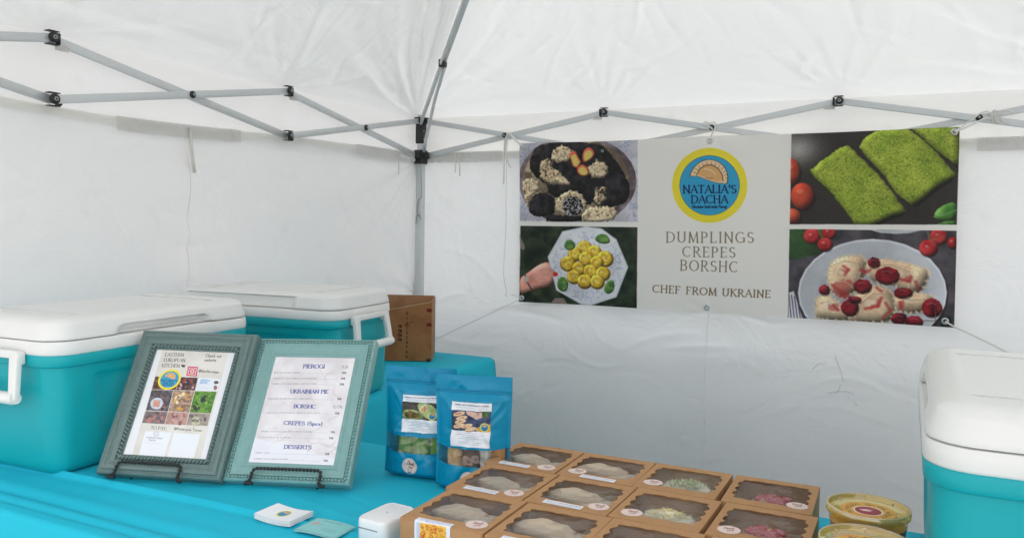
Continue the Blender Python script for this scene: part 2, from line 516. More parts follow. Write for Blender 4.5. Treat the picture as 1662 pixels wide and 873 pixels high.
# ---- side walls
def hl(s, z):                                # left wall, s runs from the front to the corner leg
    t = N3 - s                                # distance from the corner
    d = np.clip((1.62 - z), 0, 2)
    h = .030 * (fbm(s * 1.0, z * 1.2, 3, 2) - .5) * np.clip(d * 5, .15, 1)
    r = np.sqrt(t ** 2 + (z - 1.6) ** 2); th = np.arctan2(1.62 - z, t)
    h += .018 * np.sin(17 * th + 6 * fbm(th * 2, r, 5)) * np.exp(-r / .45) * np.clip(r / .1, 0, 1)
    # folds drawn towards the leg low down
    r2 = np.sqrt(t ** 2 + (z - .95) ** 2) + .01; th2 = np.arctan2(z - .95, t)
    h += .018 * np.sin(12 * th2 + 5 * fbm(th2 * 2, r2 * 2, 8)) * np.exp(-r2 / .38)
    # puckers beside the centre seam
    h += .0060 * np.sin(z * 38 + 6 * fbm(s * 4, z * 6, 9)) * np.exp(-np.abs(t - 1.45) / .14)
    h += creases(s, z, 110, .6, N3, .7, 1.6, 13, .0055, .011, .05, .35)
    return h
def hb(s, z):                                # back wall, s runs from the corner leg to the right
    h = .035 * (fbm(s * .7, z * .9, 23, 2) - .5)
    h += .0070 * np.sin(z * 26 + 7 * fbm(s * 2.2, z * 2, 29)) * np.exp(-np.abs(s - 1.47) / .28) * np.clip((1.0 - z) * 4, 0, 1)
    h += creases(s, z, 90, 0, N3, .1, 1.0, 43, .0075, .011, .08, .45, (-.5, .5)) + creases(s, z, 50, 0, N3, .9, 1.6, 44, .0030, .014, .1, .5)
    return h - .004
def ztop_l(s):
    t = N3 - s
    return 1.652 - .030 * np.exp(-((t - 1.7) / .65) ** 2)
lw_ = thing('left_sidewall', 'white fabric tent side wall on the left behind the teal coolers', 'tent wall', (0, 0, 0))
wl_ = hang_cloth((-.018, -N3), (-.018, .01), ztop_l, .01, 330, 190, hl, 'wall_panel', M['wall'], lw_)
bw_ = thing('back_sidewall', 'white fabric tent back wall that the food banner hangs in front of', 'tent wall', (0, 0, 0))
wb_ = hang_cloth((-.02, .02), (N3 + .02, .02), 1.655, .01, 330, 190, hb, 'wall_panel', M['wall'], bw_)

rw_ = thing('added_right_sidewall', 'white fabric tent side wall added unseen on the right to even the light', 'tent wall', (0, 0, 0))  # invented wall out of view, added to cut light on the right cooler
hang_cloth((N3 + .018, .01), (N3 + .018, -2.92), 1.652, .01, 120, 90, lambda s, z: .03 * (fbm(s, z, 77, 2) - .5), 'wall_panel', M['wall'], rw_)

def strip(pts_top, w, name, m, parent, normal, off):
    """thin sewn strip following a line of points, w tall"""
    P = np.array([[np.array(p) + np.array(normal) * off for p in pts_top],
                  [np.array(p) + np.array(normal) * (off + .0015) - np.array([0, 0, w * .5]) for p in pts_top],
                  [np.array(p) + np.array(normal) * off - np.array([0, 0, w]) for p in pts_top]])
    return grid(P[::-1]).build(name, m, parent)
def lpt(y, dz=0):
    s = np.array([y + N3]); z = ztop_l(s)[0] + dz
    return (-.018 + float(hl(s, np.array([z]))[0]), y, z)
def bpt(x, dz=0):
    z = 1.655 + dz
    return (x, .02 - float(hb(np.array([x]), np.array([z]))[0]), z)
ys = np.linspace(-2.9, -.03, 90)
strip([lpt(y, .004) for y in ys], .026, 'hem', M['hem'], lw_, (1, 0, 0), .006)
for y0, y1 in ((-1.74, -1.215), (-.52, -.02), (-2.8, -2.4)):
    strip([lpt(y, .007) for y in np.linspace(y0, y1, 24)], .046, 'hook_tape', M['velcro'], lw_, (1, 0, 0), .011)
strip([bpt(x, .006) for x in np.linspace(.03, 2.92, 90)], .030, 'hem', M['hem'], bw_, (0, -1, 0), .006)
for x0, x1 in ((.03, .46), (2.45, 2.9), (1.2, 1.7)):
    strip([bpt(x, .008) for x in np.linspace(x0, x1, 20)], .05, 'hook_tape', M['velcro'], bw_, (0, -1, 0), .011)
# sewn centre seams
def seam(pts, parent, n=(1, 0, 0)):
    b = MB()
    b.tube(pts, .0010, 6)
    o = b.build('seam', M['wall'], parent)
    return o
sz = np.linspace(1.60, .05, 90)
seam([(-.018 + float(hl(np.array([N3 - 1.45]), np.array([z]))[0]) + .001, -1.45 + .004 * math.sin(z * 9), z) for z in sz], lw_)
rr = random.Random(4)
sp = [(1.47 + .006 * math.sin(z * 7), .02 - float(hb(np.array([1.47]), np.array([z]))[0]) - .001, z) for z in np.linspace(1.62, .05, 220)]
b = MB()
for i in range(0, len(sp), 2):
    b.sphere((sp[i][0], sp[i][1] - .004, sp[i][2]), .0042, 6, 4, (.9, .6, 1))
tag(b.build('seam_stitch', M['stitch'], bw_), kind='stuff')
# hanging ties
def tie(p, l, parent, sway=(0, 0), w=.004, loop=True):
    p = Vector(p); pts = []
    for k in range(9):
        t = k / 8
        pts.append(p + Vector((sway[0] * t * t, sway[1] * t * t, -l * t)))
    b = MB().tube(pts, w * .6, 6)
    if loop:
        b.tube([q + Vector((.0 + .006 * math.sin(math.pi * i / 8), -.006 * math.sin(math.pi * i / 8), 0)) for i, q in enumerate(pts)], w * .5, 6)
    return b.build('tie_strap', M['hem'], parent)
tie(lpt(-1.462, -.0) [:0] + (.008, -1.462, 1.622), .152, lw_, (.004, .012), .010)
tie((.008, -.20, 1.64), .10, lw_, (.0, .0), .005)
tie((.208, -.005, 1.66), .10, bw_, (.002, 0), .004)
tie((.232, -.005, 1.66), .115, bw_, (.004, 0), .004)
# scuffs on the back wall
b = MB()
for p in (((1.985, .80), (2.01, .74), (2.02, .70)), ((1.99, .65), (2.005, .665), (2.01, .69)), ((1.965, .648), (1.99, .655), (2.03, .662), (2.06, .655)), ((1.90, .74), (1.925, .765), (1.95, .762)), ((2.04, .64), (2.075, .61))):
    pts = [(x, .02 - float(hb(np.array([x]), np.array([z]))[0]) - .0010, z) for x, z in p]
    b.tube(pts, .0010, 4)
b.build('scuff_mark', mat('scuff', (.60, .61, .61), .9), bw_)

# unseen dark panels added behind the back wall to shade its lower part
screen = thing('added_shade_screen', 'added unseen light blocking fence standing outside behind the tent back wall', 'screen', (1.5, .24, 0))
for k in range(9):
    MB().box(((k - 4) * .62, 0, .43), (.60, .03, .86), bev=.004).build('panel', M['shade_panel'], screen)

# ================================================================== tables
def cloth_top(x0, x1, y0, y1, zfun, nx, ny, name, parent, drop=.72, seed=0, r=.012):
    """fitted cover: top sheet, rounded edge and sides down to the floor as one cloth"""
    xs = np.linspace(x0 + r, x1 - r, nx); ys_ = np.linspace(y0 + r, y1 - r, ny)
    X, Y = np.meshgrid(xs, ys_)
    P = np.stack([X, Y, zfun(X, Y)], -1)
    b = MB()
    fs = [(j * nx + i, j * nx + i + 1, (j + 1) * nx + i + 1, (j + 1) * nx + i) for j in range(ny - 1) for i in range(nx - 1)]
    b.add(P.reshape(-1, 3), fs, True)
    loop = [(0, i) for i in range(nx)] + [(j, nx - 1) for j in range(1, ny)] + [(ny - 1, i) for i in range(nx - 2, -1, -1)] + [(j, 0) for j in range(ny - 2, 0, -1)]
    base = [P[j, i] for j, i in loop]
    nrm = []
    for j, i in loop:
        nx_ = (-1 if i == 0 else 1 if i == nx - 1 else 0); ny_ = (-1 if j == 0 else 1 if j == ny - 1 else 0)
        v = np.array([nx_, ny_, 0.]); nrm.append(v / max(1, np.linalg.norm(v)))
    rings = [base]
    for a in (22, 45, 67, 90):
        a = math.radians(a)
        rings.append([p + n * r * math.sin(a) - np.array([0, 0, r * (1 - math.cos(a))]) for p, n in zip(base, nrm)])
    last = rings[-1]
    cum = np.cumsum([0] + [np.linalg.norm(np.array(last[k + 1]) - np.array(last[k])) for k in range(len(last) - 1)])
    for q in range(1, 15):
        t = q / 14
        w = .030 * t * (fbm(cum * 2.6, np.full_like(cum, t * .9), seed, 3) - .35) + .008 * t * np.sin(cum * 16 + 3 * t)
        rings.append([p + n * (.004 + wk) - np.array([0, 0, drop * t - .012 * 0]) for p, n, wk in zip(last, nrm, w)])
    b.rings(rings, True)
    return b.build(name, M['cloth'], parent)

def zf(X, Y):
    fade = 1 / (1 + np.exp((X - 1.22) / .09))
    z = np.full_like(X, TT)
    z += fade * (.011 * np.exp(-((Y + 2.345 - .05 * (X - .36) * .9) / .008) ** 2) - .010 * np.exp(-((Y + 2.445) / .017) ** 2) - .003 * np.exp(-((Y + 2.39) / .03) ** 2)
                 - .005 * np.exp(-((Y + 2.49) / .010) ** 2))
    z += .0030 * (fbm(X * 3, Y * 12 + X * 2, 71) - .5)
    z += creases(X, Y, 46, .6, 2.4, -2.5, -1.8, 72, .0016, .007, .08, .5, (-.35, .35))
    # light creases crossing the middle of the table
    z += .0018 * np.exp(-((Y + 2.22 + .22 * (X - 1.2)) / .012) ** 2) * np.clip((X - .9) * 3, 0, 1) * np.clip((1.5 - X) * 5, 0, 1)
    return z
ft = thing('front_table', 'long table under a bright turquoise fitted cloth, carrying menus and food boxes', 'table', (0, 0, 0))
cloth_top(.08, 2.78, -2.535, -1.778, zf, 250, 210, 'table_cloth', ft, seed=80)
MB().box((1.43, -2.155, TT - .03), (2.60, .66, .03), bev=.004).build('table_top', M['white'], ft)
for lx in (.22, 2.62):
    for ly in (-2.45, -1.88):
        MB().tube([(lx, ly, .005), (lx, ly, TT - .045)], .014, 10).build('leg', M['steel'], ft)
st = thing('side_table', 'table under darker looking turquoise cloth along the left tent wall', 'table', (0, 0, 0))
cloth_top(.045, .665, -1.768, -.398, lambda X, Y: TT + .003 * (fbm(X * 5, Y * 4, 91) - .5), 50, 90, 'table_cloth', st, seed=95, r=.032)
MB().box((.355, -1.08, TT - .03), (.54, 1.26, .03), bev=.004).build('table_top', M['white'], st)
for lx in (.12, .59):
    for ly in (-1.68, -.5):
        MB().tube([(lx, ly, .005), (lx, ly, TT - .045)], .014, 10).build('leg', M['steel'], st)
# ================================================================== coolers
CL, CW, CHT = .62, .38, .35
def make_cooler(label):
    t = thing('cooler', label, 'cooler', group='teal coolers with white lids')
    st_ = (30, 18)
    stp = (54, 30)
    def ring(ins, z, r, fn=None):
        pts = rrect(CL - 2 * ins, CW - 2 * ins, max(r - ins, .012), z, 8, stp)
        if fn: pts = [fn(*p) for p in pts]
        return pts
    def body_fn(x, y, z):
        # shallow pressed panel on the long sides
        ay = abs(y)
        if ay > CW / 2 - .04 and .03 < z < .222:
            w = .165 + (z - .03) * .20
            k = min(1, max(0, (w - abs(x)) / .006)) * min(1, max(0, (z - .05) / .006)) * min(1, max(0, (.221 - z) / .01))
            y -= math.copysign(.0045 * k, y)
        return (x, y, z)
    b = MB()
    rs = [ring(.055, .0, .06), ring(.034, .0015, .06), ring(.024, .007, .06), ring(.0185, .018, .06)]
    for z in (.03, .048, .053, .058, .08, .12, .16, .20, .212, .216, .220, .224):
        rs.append(ring(.0185 - .009 * (z / .236), z, .06, body_fn))
    rs += [ring(.009, .236, .06), ring(.0085, .241, .06), ring(.003, .2425, .06), ring(.0005, .245, .06), ring(0, .255, .06), ring(.0, .266, .06), ring(.002, .2685, .06)]
    b.rings(rs, True, cap0=True, cap1=True)
    autosmooth(b.build('body', M['teal'], t), 50)
    b = MB()
    b.rings([ring(.004, .2675, .06), ring(.0005, .2695, .06), ring(-.0015, .273, .06), ring(-.0005, .294, .06), ring(.002, .2985, .06), ring(.010, .2995, .06)], True, cap0=True, cap1=True)
    autosmooth(b.build('rim', M['white'], t), 50)
    def lid_fn(x, y, z):
        if y < -(CW / 2 - .05) and z < .3235:            # finger recess on the latch side
            w = .150 - (z - .3015) * 1.1
            k = min(1, max(0, (w - abs(x)) / .005))
            k *= min(1, max(0, (.3235 - z) / .0025))
            y += .014 * k
        if y > CW / 2 - .05 and z < .3375:                 # long relief on the hinge side
            k = min(1, max(0, (.205 - abs(x - .045)) / .005)) * min(1, max(0, (.3375 - z) / .003))
            y -= .013 * k
        return (x, y, z)
    def lr(ins, z): return ring(ins, z, .062, lid_fn)
    b = MB()
    rs = [lr(.010, .3005), lr(.001, .3015), lr(.0, .304)]
    for z in (.310, .316, .3205, .3222, .3235, .3245, .328, .332, .3335, .3345, .3355): rs.append(lr((z - .304) * .30, z))
    rs += [lr(.0125, .339), lr(.0175, .3432), lr(.0235, .3462), lr(.032, .3484), lr(.042, .3494), lr(.052, .3494), lr(.056, .3484), lr(.062, .3480), lr(.10, .3482), lr(.14, .3490)]
    b.rings(rs, True, cap0=True, cap1=True)
    lid = autosmooth(b.build('lid', M['white'], t), 50)
    for s in (-1, 1): MB().box((s * (CL / 2 - .105), 0, .34835), (.0016, CW * .80, .0022)).build('lid_seam', mat_seam, lid)
    b = MB()
    b.box((0, -CW / 2 + .012, .3105), (.285, .004, .0035))
    b.build('finger_grip', mat_seam, lid)
    for s in (-1, 1):                                     # swing handles on the two ends
        h = MB()
        X0 = s * (CL / 2 + .004); o = s * .024
        for k in (-1, 1):
            yy = k * .092
            h.box((X0 + s * .008, yy * .99, .262), (.022, .030, .030), bev=.006)
            pts = []
            h.rings([rrect(.018, .026, .005, 0, 3)], True) if False else None
            ringlist = []
            for i in range(6):
                tt_ = i / 5
                z = .262 - .086 * tt_
                xx = X0 + s * (.012 + .012 * tt_)
                ringlist.append([(xx + px_, yy * (1 + .10 * tt_) + py_, z) for px_, py_, _ in rrect(.016, .026 - .004 * tt_, .004, 0, 3)])
            h.rings(ringlist, True, cap0=True, cap1=True)
        h.box((X0 + s * .010, 0, .270), (.014, .190, .018), bev=.005)
        h.tube([(X0 + s * .025, -.108, .180), (X0 + s * .025, -.1, .178), (X0 + s * .025, .1, .178), (X0 + s * .025, .108, .180)], .0135, 14)
        autosmooth(h.build('handle', M['white'], t), 40)
    return t
mat_seam = mat('seam_grey', (.62, .62, .61), .5)
c1 = make_cooler('teal cooler at far left on front table, latch side behind the dark green menu frame')
c1.location = (.402, -2.072, TT); c1.rotation_euler = (0, 0, math.radians(92.5))
c2 = dup(c1, (.372, -1.395, TT), (0, 0, math.radians(186)), 'teal cooler on the left side table beside the cardboard box, handle facing right')
c3 = dup(c1, (2.452, -2.035, TT + .003), (0, 0, math.radians(-90)), 'teal cooler at right edge of the photo beside the soup tubs')

hh = [c for c in c3.children if c.name.startswith('handle')]
near_h = [c for c in hh if min(v.co.x for v in c.data.vertices) > 0][0]
bpy.data.objects.remove(near_h)              # no handle on the near end of this one
# ================================================================== printed matter: lettering and pictures as numpy drawings
def _arc(cx, cy, rx, ry, a0, a1, n=9):
    return [(cx + rx * math.cos(math.radians(a0 + (a1 - a0) * k / n)), cy + ry * math.sin(math.radians(a0 + (a1 - a0) * k / n))) for k in range(n + 1)]
G = {
 'A': (.74, [[(0, 0), (.37, 1), (.74, 0)], [(.14, .36), (.60, .36)]]),
 'B': (.62, [[(.08, 0), (.08, 1)], [(.08, 1), (.30, 1)] + _arc(.30, .765, .24, .235, 90, -90) + [(.08, .53)], [(.30, .53)] + _arc(.32, .265, .28, .265, 90, -90) + [(.08, 0)]]),
 'C': (.74, [_arc(.42, .5, .42, .5, 48, 312, 16)]),
 'D': (.76, [[(.08, 0), (.08, 1)], [(.08, 1), (.28, 1)] + _arc(.28, .5, .46, .5, 90, -90, 14) + [(.08, 0)]]),
 'E': (.56, [[(.08, 0), (.08, 1)], [(.08, 1), (.54, 1)], [(.08, .53), (.46, .53)], [(.08, 0), (.56, 0)]]),
 'F': (.54, [[(.08, 0), (.08, 1)], [(.08, 1), (.54, 1)], [(.08, .53), (.46, .53)]]),
 'G': (.80, [_arc(.42, .5, .42, .5, 48, 318, 16), [(.76, .08), (.76, .44)], [(.55, .44), (.78, .44)]]),
 'H': (.76, [[(.08, 0), (.08, 1)], [(.68, 0), (.68, 1)], [(.08, .53), (.68, .53)]]),
 'I': (.20, [[(.10, 0), (.10, 1)]]),
 'K': (.68, [[(.08, 0), (.08, 1)], [(.60, 1), (.10, .50)], [(.22, .60), (.68, 0)]]),
 'L': (.54, [[(.08, 0), (.08, 1)], [(.08, 0), (.54, 0)]]),
 'M': (.90, [[(.08, 0), (.12, 1), (.45, .05), (.78, 1), (.84, 0)]]),
 'N': (.78, [[(.08, 0), (.08, 1), (.70, 0), (.70, 1)]]),
 'O': (.84, [_arc(.42, .5, .42, .5, 90, 450, 22)]),
 'P': (.58, [[(.08, 0), (.08, 1)], [(.08, 1), (.28, 1)] + _arc(.28, .74, .26, .26, 90, -90) + [(.08, .48)]]),
 'R': (.66, [[(.08, 0), (.08, 1)], [(.08, 1), (.28, 1)] + _arc(.28, .75, .25, .25, 90, -90) + [(.08, .50)], [(.28, .50), (.66, 0)]]),
 'S': (.52, [_arc(.26, .76, .22, .24, 35, 270, 10) + _arc(.27, .26, .24, .26, 90, -145, 10)]),
 'T': (.66, [[(.33, 0), (.33, 1)], [(0, 1), (.66, 1)]]),
 'U': (.76, [[(.08, 1), (.08, .34)] + _arc(.38, .32, .30, .32, 180, 360, 12) + [(.68, 1)]]),
 'V': (.70, [[(0, 1), (.35, 0), (.70, 1)]]), 'W': (1.0, [[(0, 1), (.26, 0), (.5, .9), (.74, 0), (1.0, 1)]]),
 'X': (.66, [[(0, 1), (.66, 0)], [(.66, 1), (0, 0)]]), 'Y': (.66, [[(0, 1), (.33, .48), (.66, 1)], [(.33, .48), (.33, 0)]]),
 'Z': (.6, [[(.02, 1), (.6, 1), (0, 0), (.6, 0)]]),
 "'": (.16, [[(.10, 1.02), (.06, .76)]]), '-': (.36, [[(.04, .38), (.32, .38)]]), ':': (.16, [[(.08, .02), (.08, .06)], [(.08, .5), (.08, .54)]]),
 '.': (.16, [[(.08, 0), (.08, .05)]]), '&': (.7, [[(.66, 0), (.16, .74)] + _arc(.3, .82, .16, .18, 180, 0) + [(.1, .36)] + _arc(.28, .22, .24, .22, 150, 330) + [(.64, .5)]]),
 '(': (.26, [_arc(.34, .42, .28, .62, 130, 230)]), ')': (.26, [_arc(-.08, .42, .28, .62, 50, -50)]),
 '@': (.9, [_arc(.45, .4, .2, .22, 0, 360, 12), [(.65, .6), (.65, .24), (.8, .2)] + _arc(.45, .4, .42, .5, -20, 300, 18)]),
 '$': (.5, [_arc(.25, .70, .2, .18, 35, 270, 8) + _arc(.25, .30, .22, .20, 90, -145, 8), [(.25, -.05), (.25, 1.02)]]),
 '0': (.56, [_arc(.28, .5, .24, .48, 90, 450, 16)]), '1': (.36, [[(.04, .78), (.2, .98), (.2, 0)]]),
 '2': (.54, [_arc(.26, .72, .22, .26, 160, -30, 10) + [(.04, 0), (.52, 0)]]), '5': (.52, [[(.46, .98), (.1, .98), (.08, .56)] + _arc(.24, .30, .24, .30, 110, -140, 10)]),
 'a': (.52, [_arc(.22, .26, .2, .25, 0, 360, 12), [(.42, .52), (.42, 0)]]), 'b': (.52, [_arc(.28, .26, .2, .25, 0, 360, 12), [(.08, 1), (.08, 0)]]),
 'c': (.46, [_arc(.25, .26, .2, .25, 50, 310, 10)]), 'd': (.52, [_arc(.22, .26, .2, .25, 0, 360, 12), [(.42, 1), (.42, 0)]]),
 'e': (.48, [[(.05, .28), (.42, .28)] + _arc(.24, .26, .19, .25, 10, 310, 12)]), 'f': (.32, [[(.3, .96), (.16, .9), (.14, 0)], [(0, .5), (.28, .5)]]),
 'g': (.52, [_arc(.22, .26, .2, .25, 0, 360, 12), [(.42, .52), (.42, -.15)] + _arc(.24, -.15, .18, .16, 0, -150, 8)]),
 'h': (.50, [[(.08, 1), (.08, 0)], [(.08, .32)] + _arc(.25, .32, .17, .2, 160, 0, 8) + [(.42, 0)]]), 'i': (.18, [[(.09, .5), (.09, 0)], [(.09, .72), (.09, .78)]]),
 'k': (.46, [[(.08, 1), (.08, 0)], [(.4, .52), (.1, .24)], [(.18, .3), (.44, 0)]]), 'l': (.18, [[(.09, 1), (.09, 0)]]),
 'm': (.78, [[(.08, .52), (.08, 0)], [(.08, .34)] + _arc(.23, .34, .15, .18, 160, 0, 7) + [(.38, 0)], [(.38, .34)] + _arc(.54, .34, .16, .18, 160, 0, 7) + [(.70, 0)]]),
 'n': (.50, [[(.08, .52), (.08, 0)], [(.08, .32)] + _arc(.25, .32, .17, .2, 160, 0, 8) + [(.42, 0)]]), 'o': (.50, [_arc(.25, .26, .2, .25, 90, 450, 12)]),
 'p': (.52, [_arc(.28, .26, .2, .25, 0, 360, 12), [(.08, .52), (.08, -.34)]]), 'r': (.36, [[(.08, .52), (.08, 0)], [(.08, .34)] + _arc(.24, .34, .16, .18, 160, 60, 5)]),
 's': (.40, [_arc(.2, .39, .14, .12, 40, 270, 7) + _arc(.2, .135, .15, .135, 90, -140, 7)]), 't': (.32, [[(.14, .8), (.14, .06), (.28, .02)], [(0, .5), (.28, .5)]]),
 'u': (.50, [[(.08, .52), (.08, .2)] + _arc(.25, .2, .17, .2, 180, 360, 8) + [(.42, .52)], [(.42, .52), (.42, 0)]]), 'v': (.44, [[(.02, .52), (.22, 0), (.42, .52)]]),
 'w': (.66, [[(.02, .52), (.17, 0), (.33, .46), (.49, 0), (.64, .52)]]), 'y': (.44, [[(.02, .52), (.23, .02)], [(.42, .52), (.12, -.34)]]),
 ' ': (.34, []),
}

class Cv:
    def __init__(s, w, h, bgc=(255, 255, 255)):
        s.w, s.h = w, h; s.a = np.empty((h, w, 3), np.float32); s.a[:] = np.array(bgc) / 255
        s.T = lambda x, y: (x, y)
    def frame(s, quad):
        """drawing coordinates whose four corners (tl, tr, br, bl) are the sheet's corners"""
        src = quad; dst = [(0, 0), (s.w, 0), (s.w, s.h), (0, s.h)]
        A = []; B = []
        for (x, y), (u, v) in zip(src, dst):
            A += [[x, y, 1, 0, 0, 0, -u * x, -u * y], [0, 0, 0, x, y, 1, -v * x, -v * y]]; B += [u, v]
        H = np.append(np.linalg.solve(np.array(A, float), np.array(B, float)), 1).reshape(3, 3)
        def T(x, y):
            q = H @ np.array([x, y, 1.0]); return q[0] / q[2], q[1] / q[2]
        s.T = T
        return s
    def _box(s, P, pad):
        P = np.array(P); x0, y0 = np.floor(P.min(0) - pad).astype(int); x1, y1 = np.ceil(P.max(0) + pad).astype(int) + 1
        x0, y0 = max(x0, 0), max(y0, 0); x1, y1 = min(x1, s.w), min(y1, s.h)
        return x0, y0, x1, y1
    def _put(s, bx, m, c):
        x0, y0, x1, y1 = bx
        if callable(c):
            X, Y = np.meshgrid(np.arange(x0, x1), np.arange(y0, y1)); c = c(X, Y)
        elif getattr(c, 'ndim', 1) != 3: c = np.array(c, np.float32)
        if c.ndim == 1: c = c[None, None, :]
        s.a[y0:y1, x0:x1] = s.a[y0:y1, x0:x1] * (1 - m[..., None]) + (c / 255) * m[..., None]
    def poly(s, pts, c, alpha=1, raw=False, soft=1, rough=0, seed=0, sm=None, vol=0):
        P = [p if raw else s.T(*p) for p in pts]
        if sm or (sm is None and 5 < len(P) < 20):           # round the outline off
            for _ in range(2):
                P = [((a[0] * k + b[0] * (4 - k)) / 4, (a[1] * k + b[1] * (4 - k)) / 4) for a, b in zip(P, P[1:] + P[:1]) for k in (3, 1)]
        x0, y0, x1, y1 = bx = s._box(P, soft + rough + 1)
        if x1 <= x0 or y1 <= y0: return s
        X, Y = np.meshgrid(np.arange(x0, x1) + .5, np.arange(y0, y1) + .5)
        if rough:
            X = X + (fbm(X * .09, Y * .09, seed) - .5) * rough * 2.4; Y = Y + (fbm(X * .09 + 40, Y * .09, seed + 3) - .5) * rough * 2.4
        ins = np.zeros(X.shape, bool)
        n = len(P)
        for i in range(n):
            ax, ay = P[i]; bx_, by_ = P[(i + 1) % n]
            if ay == by_: continue
            cond = (ay > Y) != (by_ > Y)
            ins ^= cond & (X < (bx_ - ax) * (Y - ay) / (by_ - ay) + ax)
        m = ins.astype(np.float32)
        for _ in range(int(soft)):
            q = np.pad(m, 1, mode='edge')
            m = (q[:-2, 1:-1] + q[2:, 1:-1] + q[1:-1, :-2] + q[1:-1, 2:] + 4 * q[1:-1, 1:-1]) / 8
        if vol:                                              # rounded shading, lit from the upper left
            r = int(vol); q = np.pad(m, r)
            for ax in (0, 1, 0, 1):
                cs = np.cumsum(q, ax); z0 = np.zeros_like(np.take(cs, [0], ax)); cs = np.concatenate([z0, cs], ax); k = r + (r % 2 == 0)
                n_ = q.shape[ax]; i0 = np.clip(np.arange(n_) - k // 2, 0, n_); i1 = np.clip(np.arange(n_) + k // 2 + 1, 0, n_)
                q = (np.take(cs, i1, ax) - np.take(cs, i0, ax)) / k
            gy, gx = np.gradient(q); q = q[r:-r, r:-r]; gx = gx[r:-r, r:-r] * r; gy = gy[r:-r, r:-r] * r
            sh = np.clip(.50 + .56 * q + .50 * (gx * .6 + gy * .9), .15, 1.35)[..., None]
            cc = c(X.astype(float), Y.astype(float)) if callable(c) else np.array(c, np.float32)[None, None, :]
            n_ = (1 + .10 * (fbm(X * .25, Y * .25, seed + 5, 2) - .5))[..., None]
            s._put(bx, m * alpha, None or (cc * sh * n_))
            return s
        s._put(bx, m * alpha, c)
        return s
    def ell(s, cx, cy, rx, ry, c, ang=0, **k):
        a = math.radians(ang); pts = []
        for i in range(28):
            t = 2 * math.pi * i / 28; x, y = rx * math.cos(t), ry * math.sin(t)
            pts.append((cx + x * math.cos(a) - y * math.sin(a), cy + x * math.sin(a) + y * math.cos(a)))
        return s.poly(pts, c, **k)
    def line(s, pts, w, c, alpha=1, raw=False, ws=None):
        P = [p if raw else s.T(*p) for p in pts]
        for i in range(len(P) - 1):
            ww = ws[i] if ws else w
            bx = x0, y0, x1, y1 = s._box([P[i], P[i + 1]], ww / 2 + 1.5)
            if x1 <= x0 or y1 <= y0: continue
            X, Y = np.meshgrid(np.arange(x0, x1) + .5, np.arange(y0, y1) + .5)
            ax, ay = P[i]; dx, dy = P[i + 1][0] - ax, P[i + 1][1] - ay
            L2 = dx * dx + dy * dy + 1e-9
            t = np.clip(((X - ax) * dx + (Y - ay) * dy) / L2, 0, 1)
            d = np.hypot(X - ax - t * dx, Y - ay - t * dy)
            s._put(bx, np.clip(ww / 2 - d + .5, 0, min(1, ww + .15)) * alpha, c)
        return s
    def text(s, txt, p, q, h, c, wt=.09, thin=None, serif=0, slant=0, sp=.14, alpha=1, fmap=None, fit=True, align='l'):
        """lettering from p to q along the baseline (drawing coordinates), cap height h in the same units"""
        W = sum(G.get(ch, G['o'])[0] + sp for ch in txt) - sp
        thin = wt if thin is None else thin
        p = np.array(p, float); q = np.array(q, float); d = q - p; L = np.linalg.norm(d); d = d / L
        up = np.array([d[1], -d[0]])
        k = L / (W * h) if fit else 1.0
        if not fit and align == 'c': p = p + d * (L - W * h) / 2
        if not fit and align == 'r': p = p + d * (L - W * h)
        p0 = s.T(*p); p1 = s.T(*(p + up * h)); pxh = math.hypot(p1[0] - p0[0], p1[1] - p0[1])
        x = 0
        mp = fmap or (lambda gx, gy: s.T(*(p + d * (gx * h * k + slant * gy * h) + up * gy * h)))
        for ch in txt:
            wd, sts = G.get(ch, G['o'])
            for st_ in sts:
                P = [mp(x + a, b) for a, b in st_]; ws = []
                for i in range(len(st_) - 1):
                    dx, dy = st_[i + 1][0] - st_[i][0], st_[i + 1][1] - st_[i][1]
                    l = math.hypot(dx, dy) + 1e-9; v = abs(dy) / l
                    if dx * dy > 0 and len(st_) < 6 and abs(dx) > .1: v *= .35
                    ws.append(pxh * (thin + (wt - thin) * v * v))
                s.line(P, 1, c, alpha, raw=True, ws=ws)
                if serif:
                    for (a, b), (e, f) in ((st_[0], st_[1]), (st_[-1], st_[-2])):
                        if len(st_) > 8 and (a, b) == st_[0] == st_[-1]: continue
                        if (abs(b) < .02 or abs(b - 1) < .02) and abs(f - b) > .3:
                            s.line([mp(x + a - serif, b), mp(x + a + serif, b)], pxh * thin * 1.1, c, alpha, raw=True)
                        elif abs(f - b) < .02 and abs(e - a) > .2 and (b in (0, 1)) and ch in 'ELTFZ':
                            sg = -1 if b > .5 else 1
                            if a > .3 or ch == 'T': s.line([mp(x + a, b), mp(x + a, b + sg * serif * 1.5)], pxh * thin * 1.2, c, alpha, raw=True)
            x += wd + sp
        return s
    def image(s, name):
        im = bpy.data.images.new(name, s.w, s.h)
        px = np.ones((s.h, s.w, 4), np.float32); px[..., :3] = np.clip(s.a[::-1], 0, 1)
        im.pixels.foreach_set(px.ravel()); im.update()
        return im

def nz2(c1, c2, sc, seed=0, th=None, o=3):
    c1, c2 = np.array(c1, np.float32), np.array(c2, np.float32)
    def f(X, Y):
        n = fbm(X * sc, Y * sc, seed, o)
        n = np.clip((n - .3) * 2.5, 0, 1) if th is None else np.clip((n - th) * 9 + .5, 0, 1)
        return c1 * (1 - n[..., None]) + c2 * n[..., None]
    return f

